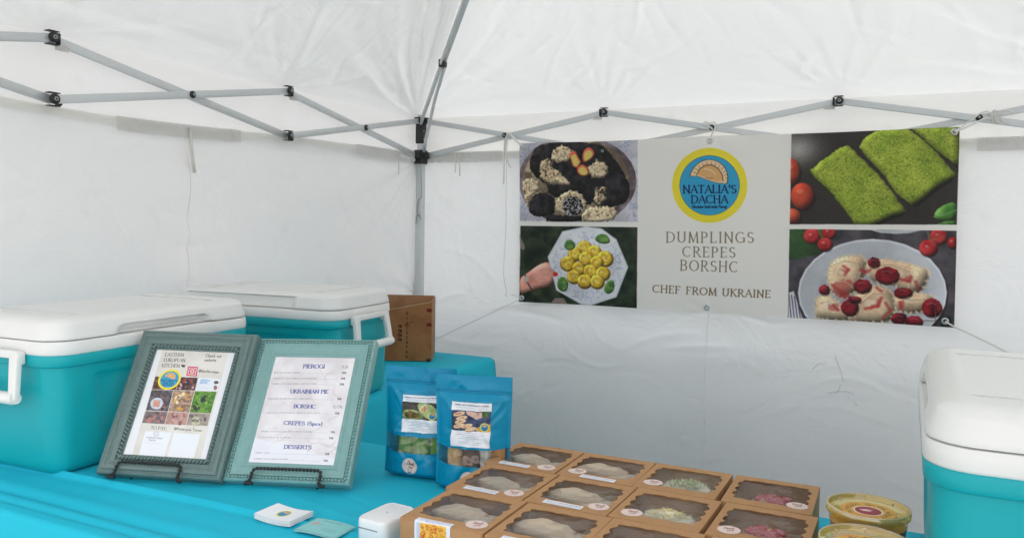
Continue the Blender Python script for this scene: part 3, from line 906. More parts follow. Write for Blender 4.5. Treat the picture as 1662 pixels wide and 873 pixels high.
def print_mat(name, cv, rough=.5, spec=.4, coat=0, trans=0):
    m = bpy.data.materials.new(name); m.use_nodes = True
    N, L = m.node_tree.nodes, m.node_tree.links
    b = N['Principled BSDF']; t = N.new('ShaderNodeTexImage'); t.image = cv.image(name); t.interpolation = 'Cubic'
    tc = N.new('ShaderNodeTexCoord'); L.new(tc.outputs['UV'], t.inputs['Vector'])
    L.new(t.outputs['Color'], b.inputs['Base Color'])
    b.inputs['Roughness'].default_value = rough; b.inputs['Specular IOR Level'].default_value = spec; b.inputs['Coat Weight'].default_value = coat
    nz = N.new('ShaderNodeTexNoise'); nz.inputs['Scale'].default_value = 14; L.new(tc.outputs['Object'], nz.inputs['Vector'])
    bp = N.new('ShaderNodeBump'); bp.inputs['Strength'].default_value = .1; bp.inputs['Distance'].default_value = .01
    L.new(nz.outputs['Fac'], bp.inputs['Height']); L.new(bp.outputs[0], b.inputs['Normal'])
    if trans:
        tl = N.new('ShaderNodeBsdfTranslucent'); L.new(t.outputs['Color'], tl.inputs[0])
        mx = N.new('ShaderNodeMixShader'); mx.inputs[0].default_value = trans
        L.new(b.outputs[0], mx.inputs[1]); L.new(tl.outputs[0], mx.inputs[2]); L.new(mx.outputs[0], N['Material Output'].inputs[0])
    return m

def logo(cv, cx, cy, r, ry=None, full=True, T=None, slant=0):
    """round stall emblem: yellow ring, blue field, folded dumpling, lettering"""
    ry = ry or r
    def p(x, y): return (cx + x * r + slant * y * ry, cy - y * ry)
    def circ(k, c): cv.poly([p(k * math.cos(2 * math.pi * i / 40), k * math.sin(2 * math.pi * i / 40)) for i in range(40)], c)
    circ(1, (240, 220, 58)); circ(.80, (28, 70, 110)); circ(.79, (52, 160, 205))
    body = [(-.54, .24), (-.50, .36), (-.38, .54), (-.2, .66), (0, .70), (.2, .66), (.38, .54), (.48, .36), (.50, .14), (.46, .02), (.36, .05), (.2, .06), (0, .12), (-.2, .2), (-.36, .26), (-.44, .24)]
    cv.poly([p(*q) for q in body], (50, 40, 35))
    cv.poly([p(x * .96, .012 + y * .965) for x, y in body], (232, 200, 160))
    inn = [(-.34, .28), (-.26, .44), (-.1, .54), (.08, .54), (.24, .44), (.34, .28), (.36, .12), (.2, .10), (0, .16), (-.2, .24)]
    cv.poly([p(*q) for q in inn], (222, 170, 112))
    if full:
        k = cv.T(*p(0, 0)); k2 = cv.T(*p(.02, 0)); w = max(.7, abs(k2[0] - k[0]) * .7)
        cv.line([p(*q) for q in inn[:7]], w * 1.5, (70, 48, 34))
        for i in range(13):
            a = math.radians(170 - i * 14); cv.line([p(.40 * math.cos(a) + .02, .18 + .34 * math.sin(a)), p(.50 * math.cos(a) + .02, .18 + .44 * math.sin(a))], w * .8, (120, 84, 56))
        cv.line([p(-.14, .44), p(.02, .42), (p(.16, .30))], w * 1.6, (240, 214, 178)); cv.line([p(-.1, .2), p(0, .18), p(.1, .2)], w * .8, (110, 70, 44))
    n = (24, 44, 84)
    kw = dict(wt=.20, thin=.09, serif=.10)
    cv.text("NATALIA'S", p(-.70, -.20), p(.70, -.20), ry * .20, n, **kw)
    cv.text("DACHA", p(-.48, -.47), p(.48, -.47), ry * .20, n, **kw)
    cv.text("Ukrainian hand-made Pierogi", p(-.46, -.60), p(.46, -.60), ry * .075, n, wt=.2)

# ---------------- the banner (drawing coordinates: tl, tr, br, bl below)
def paint_banner():
    cv = Cv(1560, 644, (240, 236, 231)).frame([(843, 233), (1558, 206), (1549, 532), (840, 490)])
    R = random.Random(11)
    z = lambda o, k: (lambda *pts: [(o[0] + x / k, o[1] + y / k) for x, y in pts])
    blue = (120, 130, 178)
    def scrib(q, n, c, w=1.5, alpha=.75, ln=5):
        xs = [a for a, b in q]; ys_ = [b for a, b in q]
        for _ in range(n):
            x, y = R.uniform(min(xs), max(xs)), R.uniform(min(ys_), max(ys_)); a = R.uniform(0, 6.3); pts = [(x, y)]
            for k in range(4):
                a += R.uniform(-1.1, 1.1); x += math.cos(a) * ln / 3; y += math.sin(a) * ln / 3; pts.append((x, y))
            cv.line(pts, w * R.uniform(.6, 1.3), c, alpha)
            if R.random() < .4: cv.ell(x, y, 1.3, .9, c, R.uniform(0, 180), alpha=alpha)
    # -- A: dark sweets with crumbs and petals
    A = z((840, 220), 5.82)
    reg = [(843, 233), (1034, 225.5), (1034, 360), (842, 358)]
    cv.poly(reg, nz2((178, 176, 186), (206, 204, 210), .02, 3))
    scrib(reg, 420, blue, 1.7, .6, 7)
    rim = [(846 + 90 + 96 * math.cos(t / 30 * 6.283), 293 + 74 * math.sin(t / 30 * 6.283)) for t in range(30)]
    keep = cv.a.copy()
    cv.poly(rim, nz2((86, 72, 76), (150, 136, 140), .02, 5)); cv.ell(934, 291, 86, 68, nz2((190, 172, 140), (110, 92, 76), .03, 8), soft=2)
    black = nz2((16, 15, 18), (46, 42, 46), .05, 4)
    for pts in (((180, 70), (760, 50), (860, 150), (980, 300), (1070, 520), (1020, 640), (880, 660), (740, 660), (640, 560), (520, 520), (270, 480), (230, 430), (100, 330), (120, 200)),
                ((120, 560), (250, 530), (360, 590), (350, 740), (200, 770), (90, 740)), ((270, 440), (500, 460), (520, 540), (360, 590), (280, 540)),
                ((480, 380), (640, 380), (720, 520), (700, 660), (600, 640), (520, 500)), ((740, 420), (980, 380), (1070, 520), (960, 660), (780, 690), (700, 600)), ((260, 740), (600, 760), (600, 812), (260, 812))):
        cv.poly(A(*pts), black, rough=5, seed=len(pts), soft=2, vol=26)
    tan = nz2((70, 58, 46), (206, 184, 150), .16, 7, .42); tan2 = nz2((120, 98, 72), (222, 204, 170), .2, 9, .40)
    for pts, c in ((((300, 190), (380, 90), (500, 110), (540, 190), (440, 270), (340, 250)), tan2), (((200, 260), (290, 190), (340, 300), (420, 380), (500, 460), (400, 460), (220, 460)), tan),
                   (((680, 270), (760, 210), (860, 300), (840, 390), (700, 400), (660, 330)), tan2), (((400, 540), (560, 510), (650, 600), (650, 700), (560, 770), (360, 720), (340, 640)), tan2),
                   (((40, 400), (180, 400), (210, 520), (110, 560), (100, 700), (50, 600)), tan2), (((600, 740), (700, 660), (900, 660), (950, 720), (880, 812), (610, 812)), tan2), (((730, 500), (830, 470), (830, 600), (760, 680), (710, 620)), tan),
                   (((300, 400), (420, 380), (510, 460), (400, 470)), tan2)):
        cv.poly(A(*pts), c, rough=9, seed=3 + len(pts), soft=3, vol=12)
    cv.ell(*A((515, 665))[0], 17, 16, nz2((20, 18, 22), (210, 206, 208), .24, 6, .56), rough=4, soft=2)
    for pts in (((480, 170), (540, 140), (600, 250), (560, 310), (520, 290)), ((620, 130), (680, 95), (735, 160), (690, 220), (620, 260), (605, 200)), ((560, 300), (610, 258), (670, 310), (675, 370), (600, 385), (555, 340))):
        q = A(*pts); cx_ = sum(a for a, b in q) / len(q); cy_ = sum(b for a, b in q) / len(q)
        cv.poly(q, (214, 98, 74), soft=2, vol=6); cv.poly([(cx_ + (a - cx_) * .72, cy_ + (b - cy_) * .72 + .6) for a, b in q], (232, 206, 112), soft=3); cv.line([(cx_, cy_ - 5), (cx_, cy_ + 5)], 1, (250, 232, 150), .7)
    # -- B: plate of yellow dumplings held by a hand
    B = z((840, 360), 5.82)
    reg = [(843, 366), (1034, 368.5), (1033, 502), (841, 490)]
    cv.poly(reg, nz2((26, 36, 26), (58, 70, 50), .025, 15))
    cv.poly(B((8, 120), (60, 230), (50, 270), (15, 250)), (150, 130, 124), .8, soft=4); cv.poly(B((300, 770), (340, 725), (420, 725), (460, 785)), (170, 142, 140), .8, soft=4)
    oct_ = B((640, 40), (790, 62), (930, 165), (1042, 430), (930, 720), (690, 797), (590, 790), (350, 650), (272, 330), (415, 88))
    skin = nz2((196, 128, 112), (222, 160, 144), .02, 4)
    cv.poly(B((8, 530), (60, 500), (190, 400), (285, 375), (330, 440), (340, 600), (130, 650), (10, 700)), skin, soft=2, vol=21)
    for pts in (((110, 600), (200, 620), (325, 610)), ((140, 560), (220, 580), (320, 560)), ((200, 450), (300, 490))): cv.line(B(*pts), 1.6, (150, 84, 74), .6)
    cv.poly(oct_, (205, 206, 214), sm=False); cx_, cy_ = B((650, 425))[0]
    cv.poly([(cx_ + (a - cx_) * .97, cy_ + (b - cy_) * .97) for a, b in oct_], (228, 229, 236), soft=1, sm=False)
    for _ in range(330):
        a, r = R.uniform(0, 6.28), R.uniform(.56, .93); x, y = cx_ + math.cos(a) * r * 62, cy_ + math.sin(a) * r * 60; th = R.uniform(0, 6.28); pts = [(x, y)]
        for k in range(3): th += R.uniform(-1, 1); x += math.cos(th) * 2; y += math.sin(th) * 2; pts.append((x, y))
        cv.line(pts, 1.3, (140, 150, 196), .7)
    cv.poly(B((200, 440), (300, 430), (372, 500), (350, 525), (280, 510), (200, 520)), skin, soft=2); cv.ell(*B((345, 497))[0], 4.2, 3.4, (208, 52, 48))
    cv.line(B((62, 505), (75, 560), (110, 620), (130, 645)), 7, (90, 70, 60)); cv.ell(*B((75, 540))[0], 3.6, 5.4, (188, 178, 170))
    cv.ell(*B((470, 400))[0], 14, 13, (190, 160, 90), soft=3)
    for x, y, r in ((625, 245, 62), (720, 280, 55), (530, 305, 58), (465, 395, 62), (635, 350, 60), (820, 350, 68), (740, 385, 55), (565, 445, 55), (680, 470, 60), (800, 490, 60), (520, 520, 60), (625, 565, 62), (745, 570, 60)):
        px_, py_ = B((x, y))[0]; rr_ = r / 5.82 * 1.13
        cv.ell(px_ + .6, py_ + 1.2, rr_ * 1.05, rr_ * 1.02, (120, 90, 30), soft=2); cv.ell(px_, py_, rr_, rr_ * .95, nz2((206, 164, 48), (240, 210, 88), .08, int(x)), R.uniform(0, 90), soft=1, rough=2, vol=11)
        cv.line([(px_ + rr_ * .62 * math.cos(t), py_ + rr_ * .55 * math.sin(t)) for t in (.4, 1.2, 2, 2.8, 3.6, 4.4)], 1.8, (168, 128, 34), .8); cv.ell(px_ - 1, py_ - 1, rr_ * .3, rr_ * .26, (240, 220, 120), alpha=.7, soft=2)
        for _ in range(5): cv.ell(px_ + R.uniform(-.5, .5) * rr_, py_ + R.uniform(-.5, .5) * rr_, .7, .6, (90, 100, 40))
    for pts in (((425, 235), (450, 175), (500, 165), (545, 215), (525, 260), (470, 275)), ((715, 165), (760, 115), (830, 115), (870, 165), (865, 205), (780, 210)), ((357, 590), (375, 535), (420, 515), (470, 570), (460, 650), (420, 670), (370, 640)), ((810, 630), (840, 570), (905, 545), (914, 640), (870, 690), (820, 680))):
        q = B(*pts); cv.poly(q, nz2((64, 104, 48), (112, 152, 76), .05, 9), soft=1, vol=8); cv.line([q[0], ((q[3][0] + q[0][0]) / 2, (q[3][1] + q[0][1]) / 2 - 1), q[3]], 1.2, (140, 168, 104))
    # -- C: green filled rolls
    C_ = z((1280, 200), 5.136)
    reg = [(1284.5, 215.5), (1558, 206), (1553, 364.5), (1281, 363.5)]
    def dark(X, Y):
        d = np.exp(-(((X - cv.T(1292, 240)[0]) / 70) ** 2 + ((Y - cv.T(1292, 240)[1]) / 50) ** 2))
        n = fbm(X * .5, Y * .5, 2, 2) * 14 * (.3 + d * 3); b_ = 52 + d * 92 + n - 6
        return np.stack([b_ + 4, b_ - 1, b_ - 4], -1)
    cv.poly(reg, dark)
    def green(sd):
        def f(X, Y):
            n = fbm(X * .03, Y * .03, sd, 3)[..., None]; c = np.array((108, 134, 36.)) * (1 - n) + np.array((176, 184, 72.)) * n
            s2 = np.clip((fbm(X * .30, Y * .30, sd + 4, 2) - .58) * 8, 0, 1)[..., None]; s3 = np.clip((fbm(X * .34, Y * .34, sd + 14, 2) - .60) * 7, 0, 1)[..., None]
            return (c * (1 - s2 * .55) + s2 * .55 * np.array((58, 84, 26))) * (1 - s3 * .5) + s3 * .5 * np.array((214, 212, 96))
        return f
    for pts, sd in ((((175, 390), (300, 290), (420, 200), (500, 180), (560, 240), (760, 440), (880, 590), (985, 740), (860, 770), (700, 848), (560, 848), (480, 740), (340, 560), (215, 450)), 3),
                    (((585, 190), (630, 120), (750, 48), (985, 42), (1130, 130), (1260, 270), (1400, 435), (1250, 520), (1130, 620), (1030, 690), (900, 590), (800, 440), (640, 270)), 8),
                    (((1020, 42), (1440, 22), (1432, 350), (1390, 345), (1250, 240)), 14)):
        q = C_(*pts); cv.poly([(a + 2.5, b + 4.5) for a, b in q], (24, 22, 20), alpha=.8, soft=4); cv.poly(q, green(sd), rough=3, seed=sd, soft=2, vol=21, sm=False)
        cv.line(q[-3:] + q[:1], 3, (70, 74, 26), .5)
    # cut the picture back to its edges
    for x, y, r, rx in ((22, 400, 112, 68), (112, 605, 112, 96), (22, 775, 68, 76)):
        px_, py_ = C_((x, y))[0]
        cv.ell(px_ + 3, py_ + 3, rx / 5.1, r / 5.1, (26, 22, 22), alpha=.7, soft=5); cv.ell(px_, py_, rx / 5.136, r / 5.136, nz2((176, 62, 42), (206, 88, 58), .015, 5), soft=2, vol=29)
        cv.ell(px_ - 4, py_ - 8, 6, 4, (226, 130, 88), alpha=.7, soft=5)
    for pts in (((1205, 780), (1230, 720), (1310, 670), (1400, 650), (1400, 800), (1260, 815)), ((1215, 848), (1300, 815), (1400, 812), (1395, 848))):
        q = C_(*pts); cv.poly(q, nz2((66, 118, 46), (116, 164, 84), .03, 3), soft=1, vol=12); cv.line([q[0], ((q[0][0] + q[3][0]) / 2, q[0][1] - 4), (q[3][0], q[3][1] + 14)], 1.6, (150, 182, 120))
    # -- D: dumplings with cherries on a white plate
    D = z((1280, 360), 4.85)
    reg = [(1281, 371.5), (1553, 374), (1549, 532), (1279, 516)]
    cv.poly(reg, nz2((58, 54, 60), (92, 86, 92), .02, 33))
    cv.poly(D((3, 58), (330, 60), (240, 250), (60, 296), (3, 290)), nz2((34, 62, 32), (60, 92, 50), .02, 3), soft=2)
    cv.poly(D((0, 560), (40, 545), (110, 768), (0, 760)), (214, 212, 216))
    for k in range(5): cv.line(D((2 + k * 22, 570 + k * 10), (22 + k * 24, 770)), 3, (60, 56, 88))
    cv.poly(D((640, 62), (1040, 66), (950, 88), (840, 94), (720, 86)), (196, 198, 204), soft=2)
    px_, py_ = D((660, 560))[0]
    def plate(X, Y):
        u = (X - cv.T(px_, py_)[0]) / 300; v = (Y - cv.T(px_, py_)[1]) / 220
        return (np.array((196, 199, 206.)) + (10 * u - 22 * np.clip(1 - (u * u + v * v) * 2.2, 0, 1))[..., None])
    cv.ell(px_ + 2, py_ + 3, 122, 90, (30, 28, 32), alpha=.7, soft=6); cv.ell(px_, py_, 121, 88, (224, 225, 230)); cv.ell(px_, py_ + 1, 118, 85.5, plate, soft=2); cv.ell(px_, py_ + 9, 92, 64, (170, 168, 172), alpha=.35, soft=8)
    for x, y, r in ((182, 112, 66), (315, 85, 56), (285, 178, 60), (1180, 115, 70), (1100, 205, 74), (1296, 165, 50)):
        a, b_ = D((x, y))[0]; cv.ell(a + 1, b_ + 2, r / 4.85, r / 5.4, (24, 18, 20), alpha=.6, soft=4); cv.ell(a, b_, r / 4.85, r / 5.3, nz2((150, 28, 34), (190, 60, 60), .03, int(x)), soft=2, vol=13); cv.ell(a - 3, b_ - 3, 3, 1.8, (230, 150, 150), alpha=.7, soft=2)
    cv.line(D((228, 60), (270, 140)), 2, (120, 130, 70)); cv.line(D((1092, 70), (1110, 145), (1165, 128)), 2.4, (150, 140, 80))
    dough = lambda sd: nz2((206, 176, 142), (236, 212, 178), .022, sd)
    polys = (((300, 420), (330, 320), (430, 270), (560, 260), (620, 320), (600, 400), (520, 560), (420, 600), (330, 560)), ((600, 300), (760, 290), (960, 330), (1090, 370), (1110, 420), (1040, 560), (900, 560), (820, 480), (640, 480)),
             ((205, 620), (260, 575), (330, 590), (420, 660), (520, 700), (500, 790), (300, 775), (205, 765)), ((810, 600), (900, 560), (1040, 560), (1150, 590), (1100, 700), (960, 720), (840, 700)), ((470, 700), (520, 580), (640, 510), (740, 500), (820, 570), (840, 680), (800, 790), (600, 800), (480, 790)))
    for i, pts in enumerate(polys):
        q = D(*pts); cx_ = sum(a for a, b in q) / len(q); cy_ = sum(b for a, b in q) / len(q)
        cv.poly([(a + 1.5, b + 2.5) for a, b in q], (110, 92, 84), alpha=.55, soft=5); cv.poly(q, dough(i + 3), rough=5, seed=i, soft=2, vol=33)
        n = len(q)
        for j in range(n):
            for t in (0, .33, .66):
                x = q[j][0] * (1 - t) + q[(j + 1) % n][0] * t; y = q[j][1] * (1 - t) + q[(j + 1) % n][1] * t
                cv.ell(x, y, 3.4, 2.0, (230, 212, 180), R.uniform(0, 180), alpha=.8, soft=2); cv.line([(x, y), (x + (cx_ - x) * .22, y + (cy_ - y) * .22)], 1.6, (186, 156, 120), .55)
        cv.line([(cx_ + (a - cx_) * .68, cy_ + (b - cy_) * .68) for a, b in q[:6]], 2.4, (176, 140, 112), .35); cv.ell(cx_ - 4, cy_ - 3, 9, 5, (246, 236, 220), alpha=.5, soft=5)
    for pts in (((400, 380), (470, 370), (440, 410)), ((330, 490), (480, 450), (500, 490), (460, 600), (380, 600)), ((560, 690), (680, 660), (700, 600), (730, 600), (720, 670), (660, 695)), ((920, 430), (970, 430), (960, 470), (880, 470)), ((860, 630), (910, 620), (900, 690), (870, 690)), ((310, 650), (390, 660), (380, 710), (320, 700)), ((560, 370), (620, 380), (600, 420))):
        cv.poly(D(*pts), (176, 60, 58), alpha=.6, soft=9, rough=7, seed=5)
    for pts in (((330, 340), (430, 300), (540, 320), (560, 400), (520, 520)), ((300, 560), (350, 480), (440, 470), (500, 520)), ((660, 340), (800, 330), (940, 380), (980, 470)), ((860, 590), (960, 610), (1060, 600), (1120, 610)), ((520, 760), (560, 640), (660, 560), (750, 560), (790, 640)), ((240, 640), (300, 620), (380, 670), (430, 740)), ((900, 360), (960, 440), (940, 540))):
        q = D(*pts); cv.line(q, 5, (252, 240, 220), .35); cv.line([(a + 1.6, b + 1.8) for a, b in q], 4, (150, 112, 92), .35)
    for pts in (((600, 690), (700, 668), (730, 600)), ((420, 570), (480, 600), (560, 610)), ((340, 500), (420, 560), (440, 600)), ((880, 450), (950, 470), (960, 430)), ((880, 640), (885, 690)), ((560, 380), (600, 400), (640, 380)), ((350, 660), (390, 700)), ((760, 640), (800, 700), (740, 760)), ((430, 350), (470, 380), (440, 420)), ((1000, 470), (1020, 530)), ((690, 520), (730, 550))):
        for w_, al in ((13, .22), (8, .35), (4, .4)): cv.line(D(*pts), w_, (182, 52, 56), al)
    for x, y, rx, ry_ in ((670, 322, 50, 42), (775, 425, 98, 68), (580, 510, 72, 56), (480, 680, 70, 66), (900, 560, 74, 42), (280, 540, 44, 40), (870, 765, 66, 44), (985, 785, 72, 44), (1128, 678, 80, 74), (520, 620, 50, 30)):
        a, b_ = D((x, y))[0]; cv.ell(a + 1, b_ + 2, rx / 4.85, ry_ / 4.85, (70, 34, 34), alpha=.6, soft=3); cv.ell(a, b_, rx / 4.85, ry_ / 4.85, nz2((76, 14, 24), (142, 30, 40), .05, int(x)), soft=1, rough=3, vol=13)
        cv.line([(a - rx / 10, b_ - ry_ / 12), (a, b_ - ry_ / 9), (a + rx / 12, b_ - ry_ / 14)], 1.6, (214, 150, 150), .8)
    cv.line(D((1155, 700), (1158, 780), (1060, 780)), 2.4, (110, 100, 80)); cv.poly(D((1200, 800), (1250, 740), (1292, 760), (1290, 835), (1200, 830)), (30, 40, 26), soft=2)
    # soft focus and grain of the printed photographs
    a = cv.a
    for _ in range(2):
        q = np.pad(a, ((1, 1), (1, 1), (0, 0)), mode='edge'); a = (q[:-2, 1:-1] + q[2:, 1:-1] + q[1:-1, :-2] + q[1:-1, 2:] + 2 * q[1:-1, 1:-1]) / 6
    X, Y = np.meshgrid(np.arange(cv.w), np.arange(cv.h))
    cv.a = (a * (.90 + .20 * fbm(X * .012, Y * .012, 71, 3))[..., None] + ((fbm(X * .45, Y * .45, 88, 2) - .5) * .07)[..., None]).astype(np.float32)
    # borders between the pictures
    w = (240, 236, 231)
    cv.poly([(835, 359.5), (1040, 360), (1040, 368.5), (835, 366)], w); cv.poly([(1034.5, 200), (1284.5, 200), (1278.5, 540), (1033, 540)], w)
    cv.poly([(1275, 364), (1560, 364.5), (1560, 374), (1275, 371.5)], w)
    logo(cv, 1151.8, 301, 61.5, 60.5)
    g = (138, 122, 98)
    kw = dict(wt=.14, thin=.055, serif=.10)
    cv.text('DUMPLINGS', (1081, 393), (1223, 393.5), 16.5, g, sp=.30, **kw); cv.text('CREPES', (1108, 416), (1193, 417.5), 16, g, sp=.30, **kw); cv.text('BORSHC', (1104, 438.5), (1197, 441), 16.5, g, sp=.30, **kw)
    cv.text('CHEF FROM UKRAINE', (1059, 474.5), (1250, 483), 11.5, (134, 112, 84), sp=.24, wt=.19, thin=.09, serif=.1)
    return cv

def pic(cv, q, cols, n=26, seed=0):
    """small food snapshot inside the quad q"""
    R = random.Random(seed)
    cv.poly(q, nz2(cols[0], cols[1], .06, seed))
    (ax, ay), (bx, by), (cx, cy), (dx, dy) = q
    for i in range(n):
        u, v = R.uniform(.12, .88), R.uniform(.12, .88)
        x = (ax * (1 - u) + bx * u) * (1 - v) + (dx * (1 - u) + cx * u) * v; y = (ay * (1 - u) + by * u) * (1 - v) + (dy * (1 - u) + cy * u) * v
        s_ = abs(bx - ax) * R.uniform(.05, .12)
        cv.ell(x, y, s_, s_ * R.uniform(.4, .9), R.choice(cols[2:]), R.uniform(0, 180), rough=2, seed=i)

def paint_sheet1():
    cv = Cv(560, 820, (232, 232, 238)).frame([(348, 130), (745, 145), (602, 697), (177, 678)])
    cv.poly([(375, 131), (714, 143), (575, 696), (222, 680)], nz2((216, 210, 203), (226, 221, 215), .01, 3))
    tx = (84, 82, 74)
    kw = dict(wt=.13, thin=.06, serif=.08, slant=.1)
    cv.text('EASTERN', (388, 164), (484, 165), 17, tx, **kw); cv.text('EUROPEAN', (381, 192), (491, 193), 17, tx, **kw); cv.text('KITCHEN', (372, 220), (462, 222), 17, tx, **kw)
    cv.poly([(472, 206), (494, 210), (488, 222), (474, 218)], (70, 60, 54))
    cv.text('Check our', (597, 166), (678, 168), 14, tx, wt=.14, slant=.15); cv.text('website', (592, 188), (650, 189), 14, tx, wt=.14, slant=.15)
    cv.poly([(508, 216), (558, 218), (552, 268), (498, 264)], nz2((200, 60, 120), (226, 120, 70), .03, 4), soft=2)
    cv.line([(514, 224), (550, 226), (545, 260), (507, 257), (514, 224)], 4, (245, 235, 240)); cv.ell(529, 241, 10.5, 10.5, (245, 235, 240)); cv.ell(529, 241, 6, 6, (206, 70, 104)); cv.ell(542, 230, 2, 2, (245, 235, 240))
    cv.text('@dacha.naps', (562, 244), (664, 250), 14, tx, wt=.14)
    sn = [[(339, 270), (461, 272), (445, 340), (322, 337)], [(463, 272), (558, 274), (543, 341), (447, 340)], [(561, 274), (674, 278), (659, 344), (546, 341)],
          [(321, 340), (432, 342), (405, 451), (292, 447)], [(435, 342), (541, 344), (514, 455), (408, 451)], [(544, 344), (654, 347), (625, 458), (517, 455)],
          [(290, 451), (404, 454), (388, 518), (272, 513)], [(406, 454), (513, 457), (498, 521), (391, 518)], [(516, 457), (624, 460), (609, 524), (501, 521)]]
    cs = [((60, 40, 36), (120, 90, 70), (200, 120, 60), (90, 30, 30)), ((60, 40, 46), (130, 90, 86), (180, 60, 60), (214, 170, 160), (50, 40, 70)), ((222, 226, 238), (232, 234, 242), (226, 230, 240)),
          ((56, 52, 58), (110, 100, 110), (180, 110, 90), (90, 70, 60)), ((130, 100, 80), (190, 160, 140), (224, 180, 80), (206, 150, 60), (236, 216, 170)), ((66, 110, 40), (110, 160, 60), (50, 40, 50), (60, 46, 60), (120, 180, 70)),
          ((110, 92, 98), (130, 110, 110), (180, 120, 110), (90, 70, 80)), ((170, 130, 120), (190, 150, 140), (140, 90, 90), (200, 160, 150)), ((150, 138, 126), (170, 158, 150), (110, 90, 100), (190, 190, 160))]
    for i, (q, c) in enumerate(zip(sn, cs)): pic(cv, q, c, 16, i + 3)
    cv.poly([(318, 395), (345, 378), (375, 385), (382, 415), (360, 442), (328, 440), (312, 418)], (196, 208, 226)); pic(cv, [(330, 392), (368, 394), (360, 430), (326, 428)], ((206, 150, 130), (220, 170, 150), (190, 110, 90)), 6, 9)
    cv.text('MENU', (572, 292), (618, 294), 10, (70, 150, 210), wt=.16); cv.text('BOOK', (569, 304), (606, 305), 9, (70, 150, 210), wt=.16); cv.line([(575, 326), (612, 329)], 1.2, (150, 150, 160)); cv.ell(652, 298, 12, 8, (80, 70, 74)); cv.ell(648, 325, 9, 12, (150, 110, 100))
    q_ = cv.T(412, 285); T_ = cv.T; cv.T = lambda x, y: (x, y); logo(cv, q_[0], q_[1], 80, 82); cv.T = T_
    cv.text('TO PAY:', (318, 545), (398, 549), 16, tx, **kw); cv.text('@Kateryna Turan', (438, 546), (580, 554), 13, tx, wt=.14)
    cv.poly([(290, 556), (424, 561), (388, 688), (256, 682)], (234, 235, 242)); cv.poly([(438, 562), (574, 568), (540, 694), (404, 688)], (234, 235, 242))
    cv.ell(346, 570, 15, 15, (206, 208, 214)); cv.ell(346, 570, 10, 10, (222, 224, 230))
    cv.text('KATERYNA TURAN', (296, 592), (378, 596), 6, (120, 120, 128), wt=.16); cv.text('Zelle', (308, 605), (342, 607), 7, (120, 120, 128), wt=.16); cv.line([(285, 615), (376, 620)], 2, (190, 190, 198), .7)
    return cv

def paint_sheet2():
    cv = Cv(560, 740, (232, 228, 234)).frame([(283, 128), (718, 143), (612, 728), (140, 705)])
    cv.poly([(283, 128), (718, 143), (612, 728), (140, 705)], nz2((222, 215, 220), (238, 234, 238), .011, 6, None, 5))
    R = random.Random(5)
    for _ in range(26):
        x, y = R.uniform(200, 650), R.uniform(150, 690); a = R.uniform(0, 6); pts = [(x, y)]
        for k in range(6): a += R.uniform(-.6, .6); x += 16 * math.cos(a); y += 12 * math.sin(a); pts.append((x, y))
        cv.line(pts, R.uniform(4, 16), (212, 198, 202), .28)
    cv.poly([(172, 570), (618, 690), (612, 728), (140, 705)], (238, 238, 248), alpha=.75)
    h = (92, 98, 158)
    kw = dict(wt=.26, thin=.13, serif=.1, slant=.12, sp=.10)
    for t, p, q in (('PIEROGI', (434, 192), (550, 195)), ('UKRAINIAN PIE', (366, 328), (572, 333)), ('BORSHC', (386, 409), (505, 413)), ('CREPES (5pcs)', (333, 500), (544, 508)), ('DESSERTS', (336, 632), (486, 637))):
        cv.text(t, p, q, 19, h, **kw)
    tx = (112, 110, 118)
    for t, p, q, r, pr_ in (('BEEF & CHICKEN PIEROGI', (275, 219), (418, 221), (638, 226), '20$'), ('VAREYNYKY WITH CABBAGE & MUSHROOMS', (267, 249), (508, 254), (634, 257), '20$'), ('PIEROGI WITH MUSHROOM AND POTATOES', (262, 279), (508, 283), (628, 288), '20$'),
                        ('UKRAINIAN SAVORY PIE WITH VEGETABLES', (244, 360), (478, 364), (616, 368), '20$'), ('UKRAINIAN TRADITIONAL BORSHC WITH MEAT', (236, 437), (532, 443), (606, 446), '20$'),
                        ('CREPES WITH SALMON AND CREAM CHEESE', (205, 539), (488, 545), (584, 549), '15$'), ('MUSHROOM & CHEESE', (196, 571), (372, 576), (576, 582), '15$'), ('HONEY CAKE', (178, 656), (258, 659), (556, 669), '15$'), ('CARROT CAKE CREAM CHEESE', (172, 690), (358, 695), (548, 706), '15$')):
        cv.text(t, p, q, 6.5, tx, wt=.14, alpha=.75); cv.line([(q[0] + 6, q[1]), (r[0] - 10, r[1])], 1.1, (150, 146, 156), .8)
        cv.text(pr_, (r[0] + 8, r[1]), (r[0] + 30, r[1] + 1), 9, (70, 68, 84), wt=.22)
    cv.text('1LB', (645, 196), (676, 198), 14, tx, wt=.12, slant=.1); cv.text('1LITR', (602, 413), (650, 416), 14, tx, wt=.12, slant=.1)
    return cv

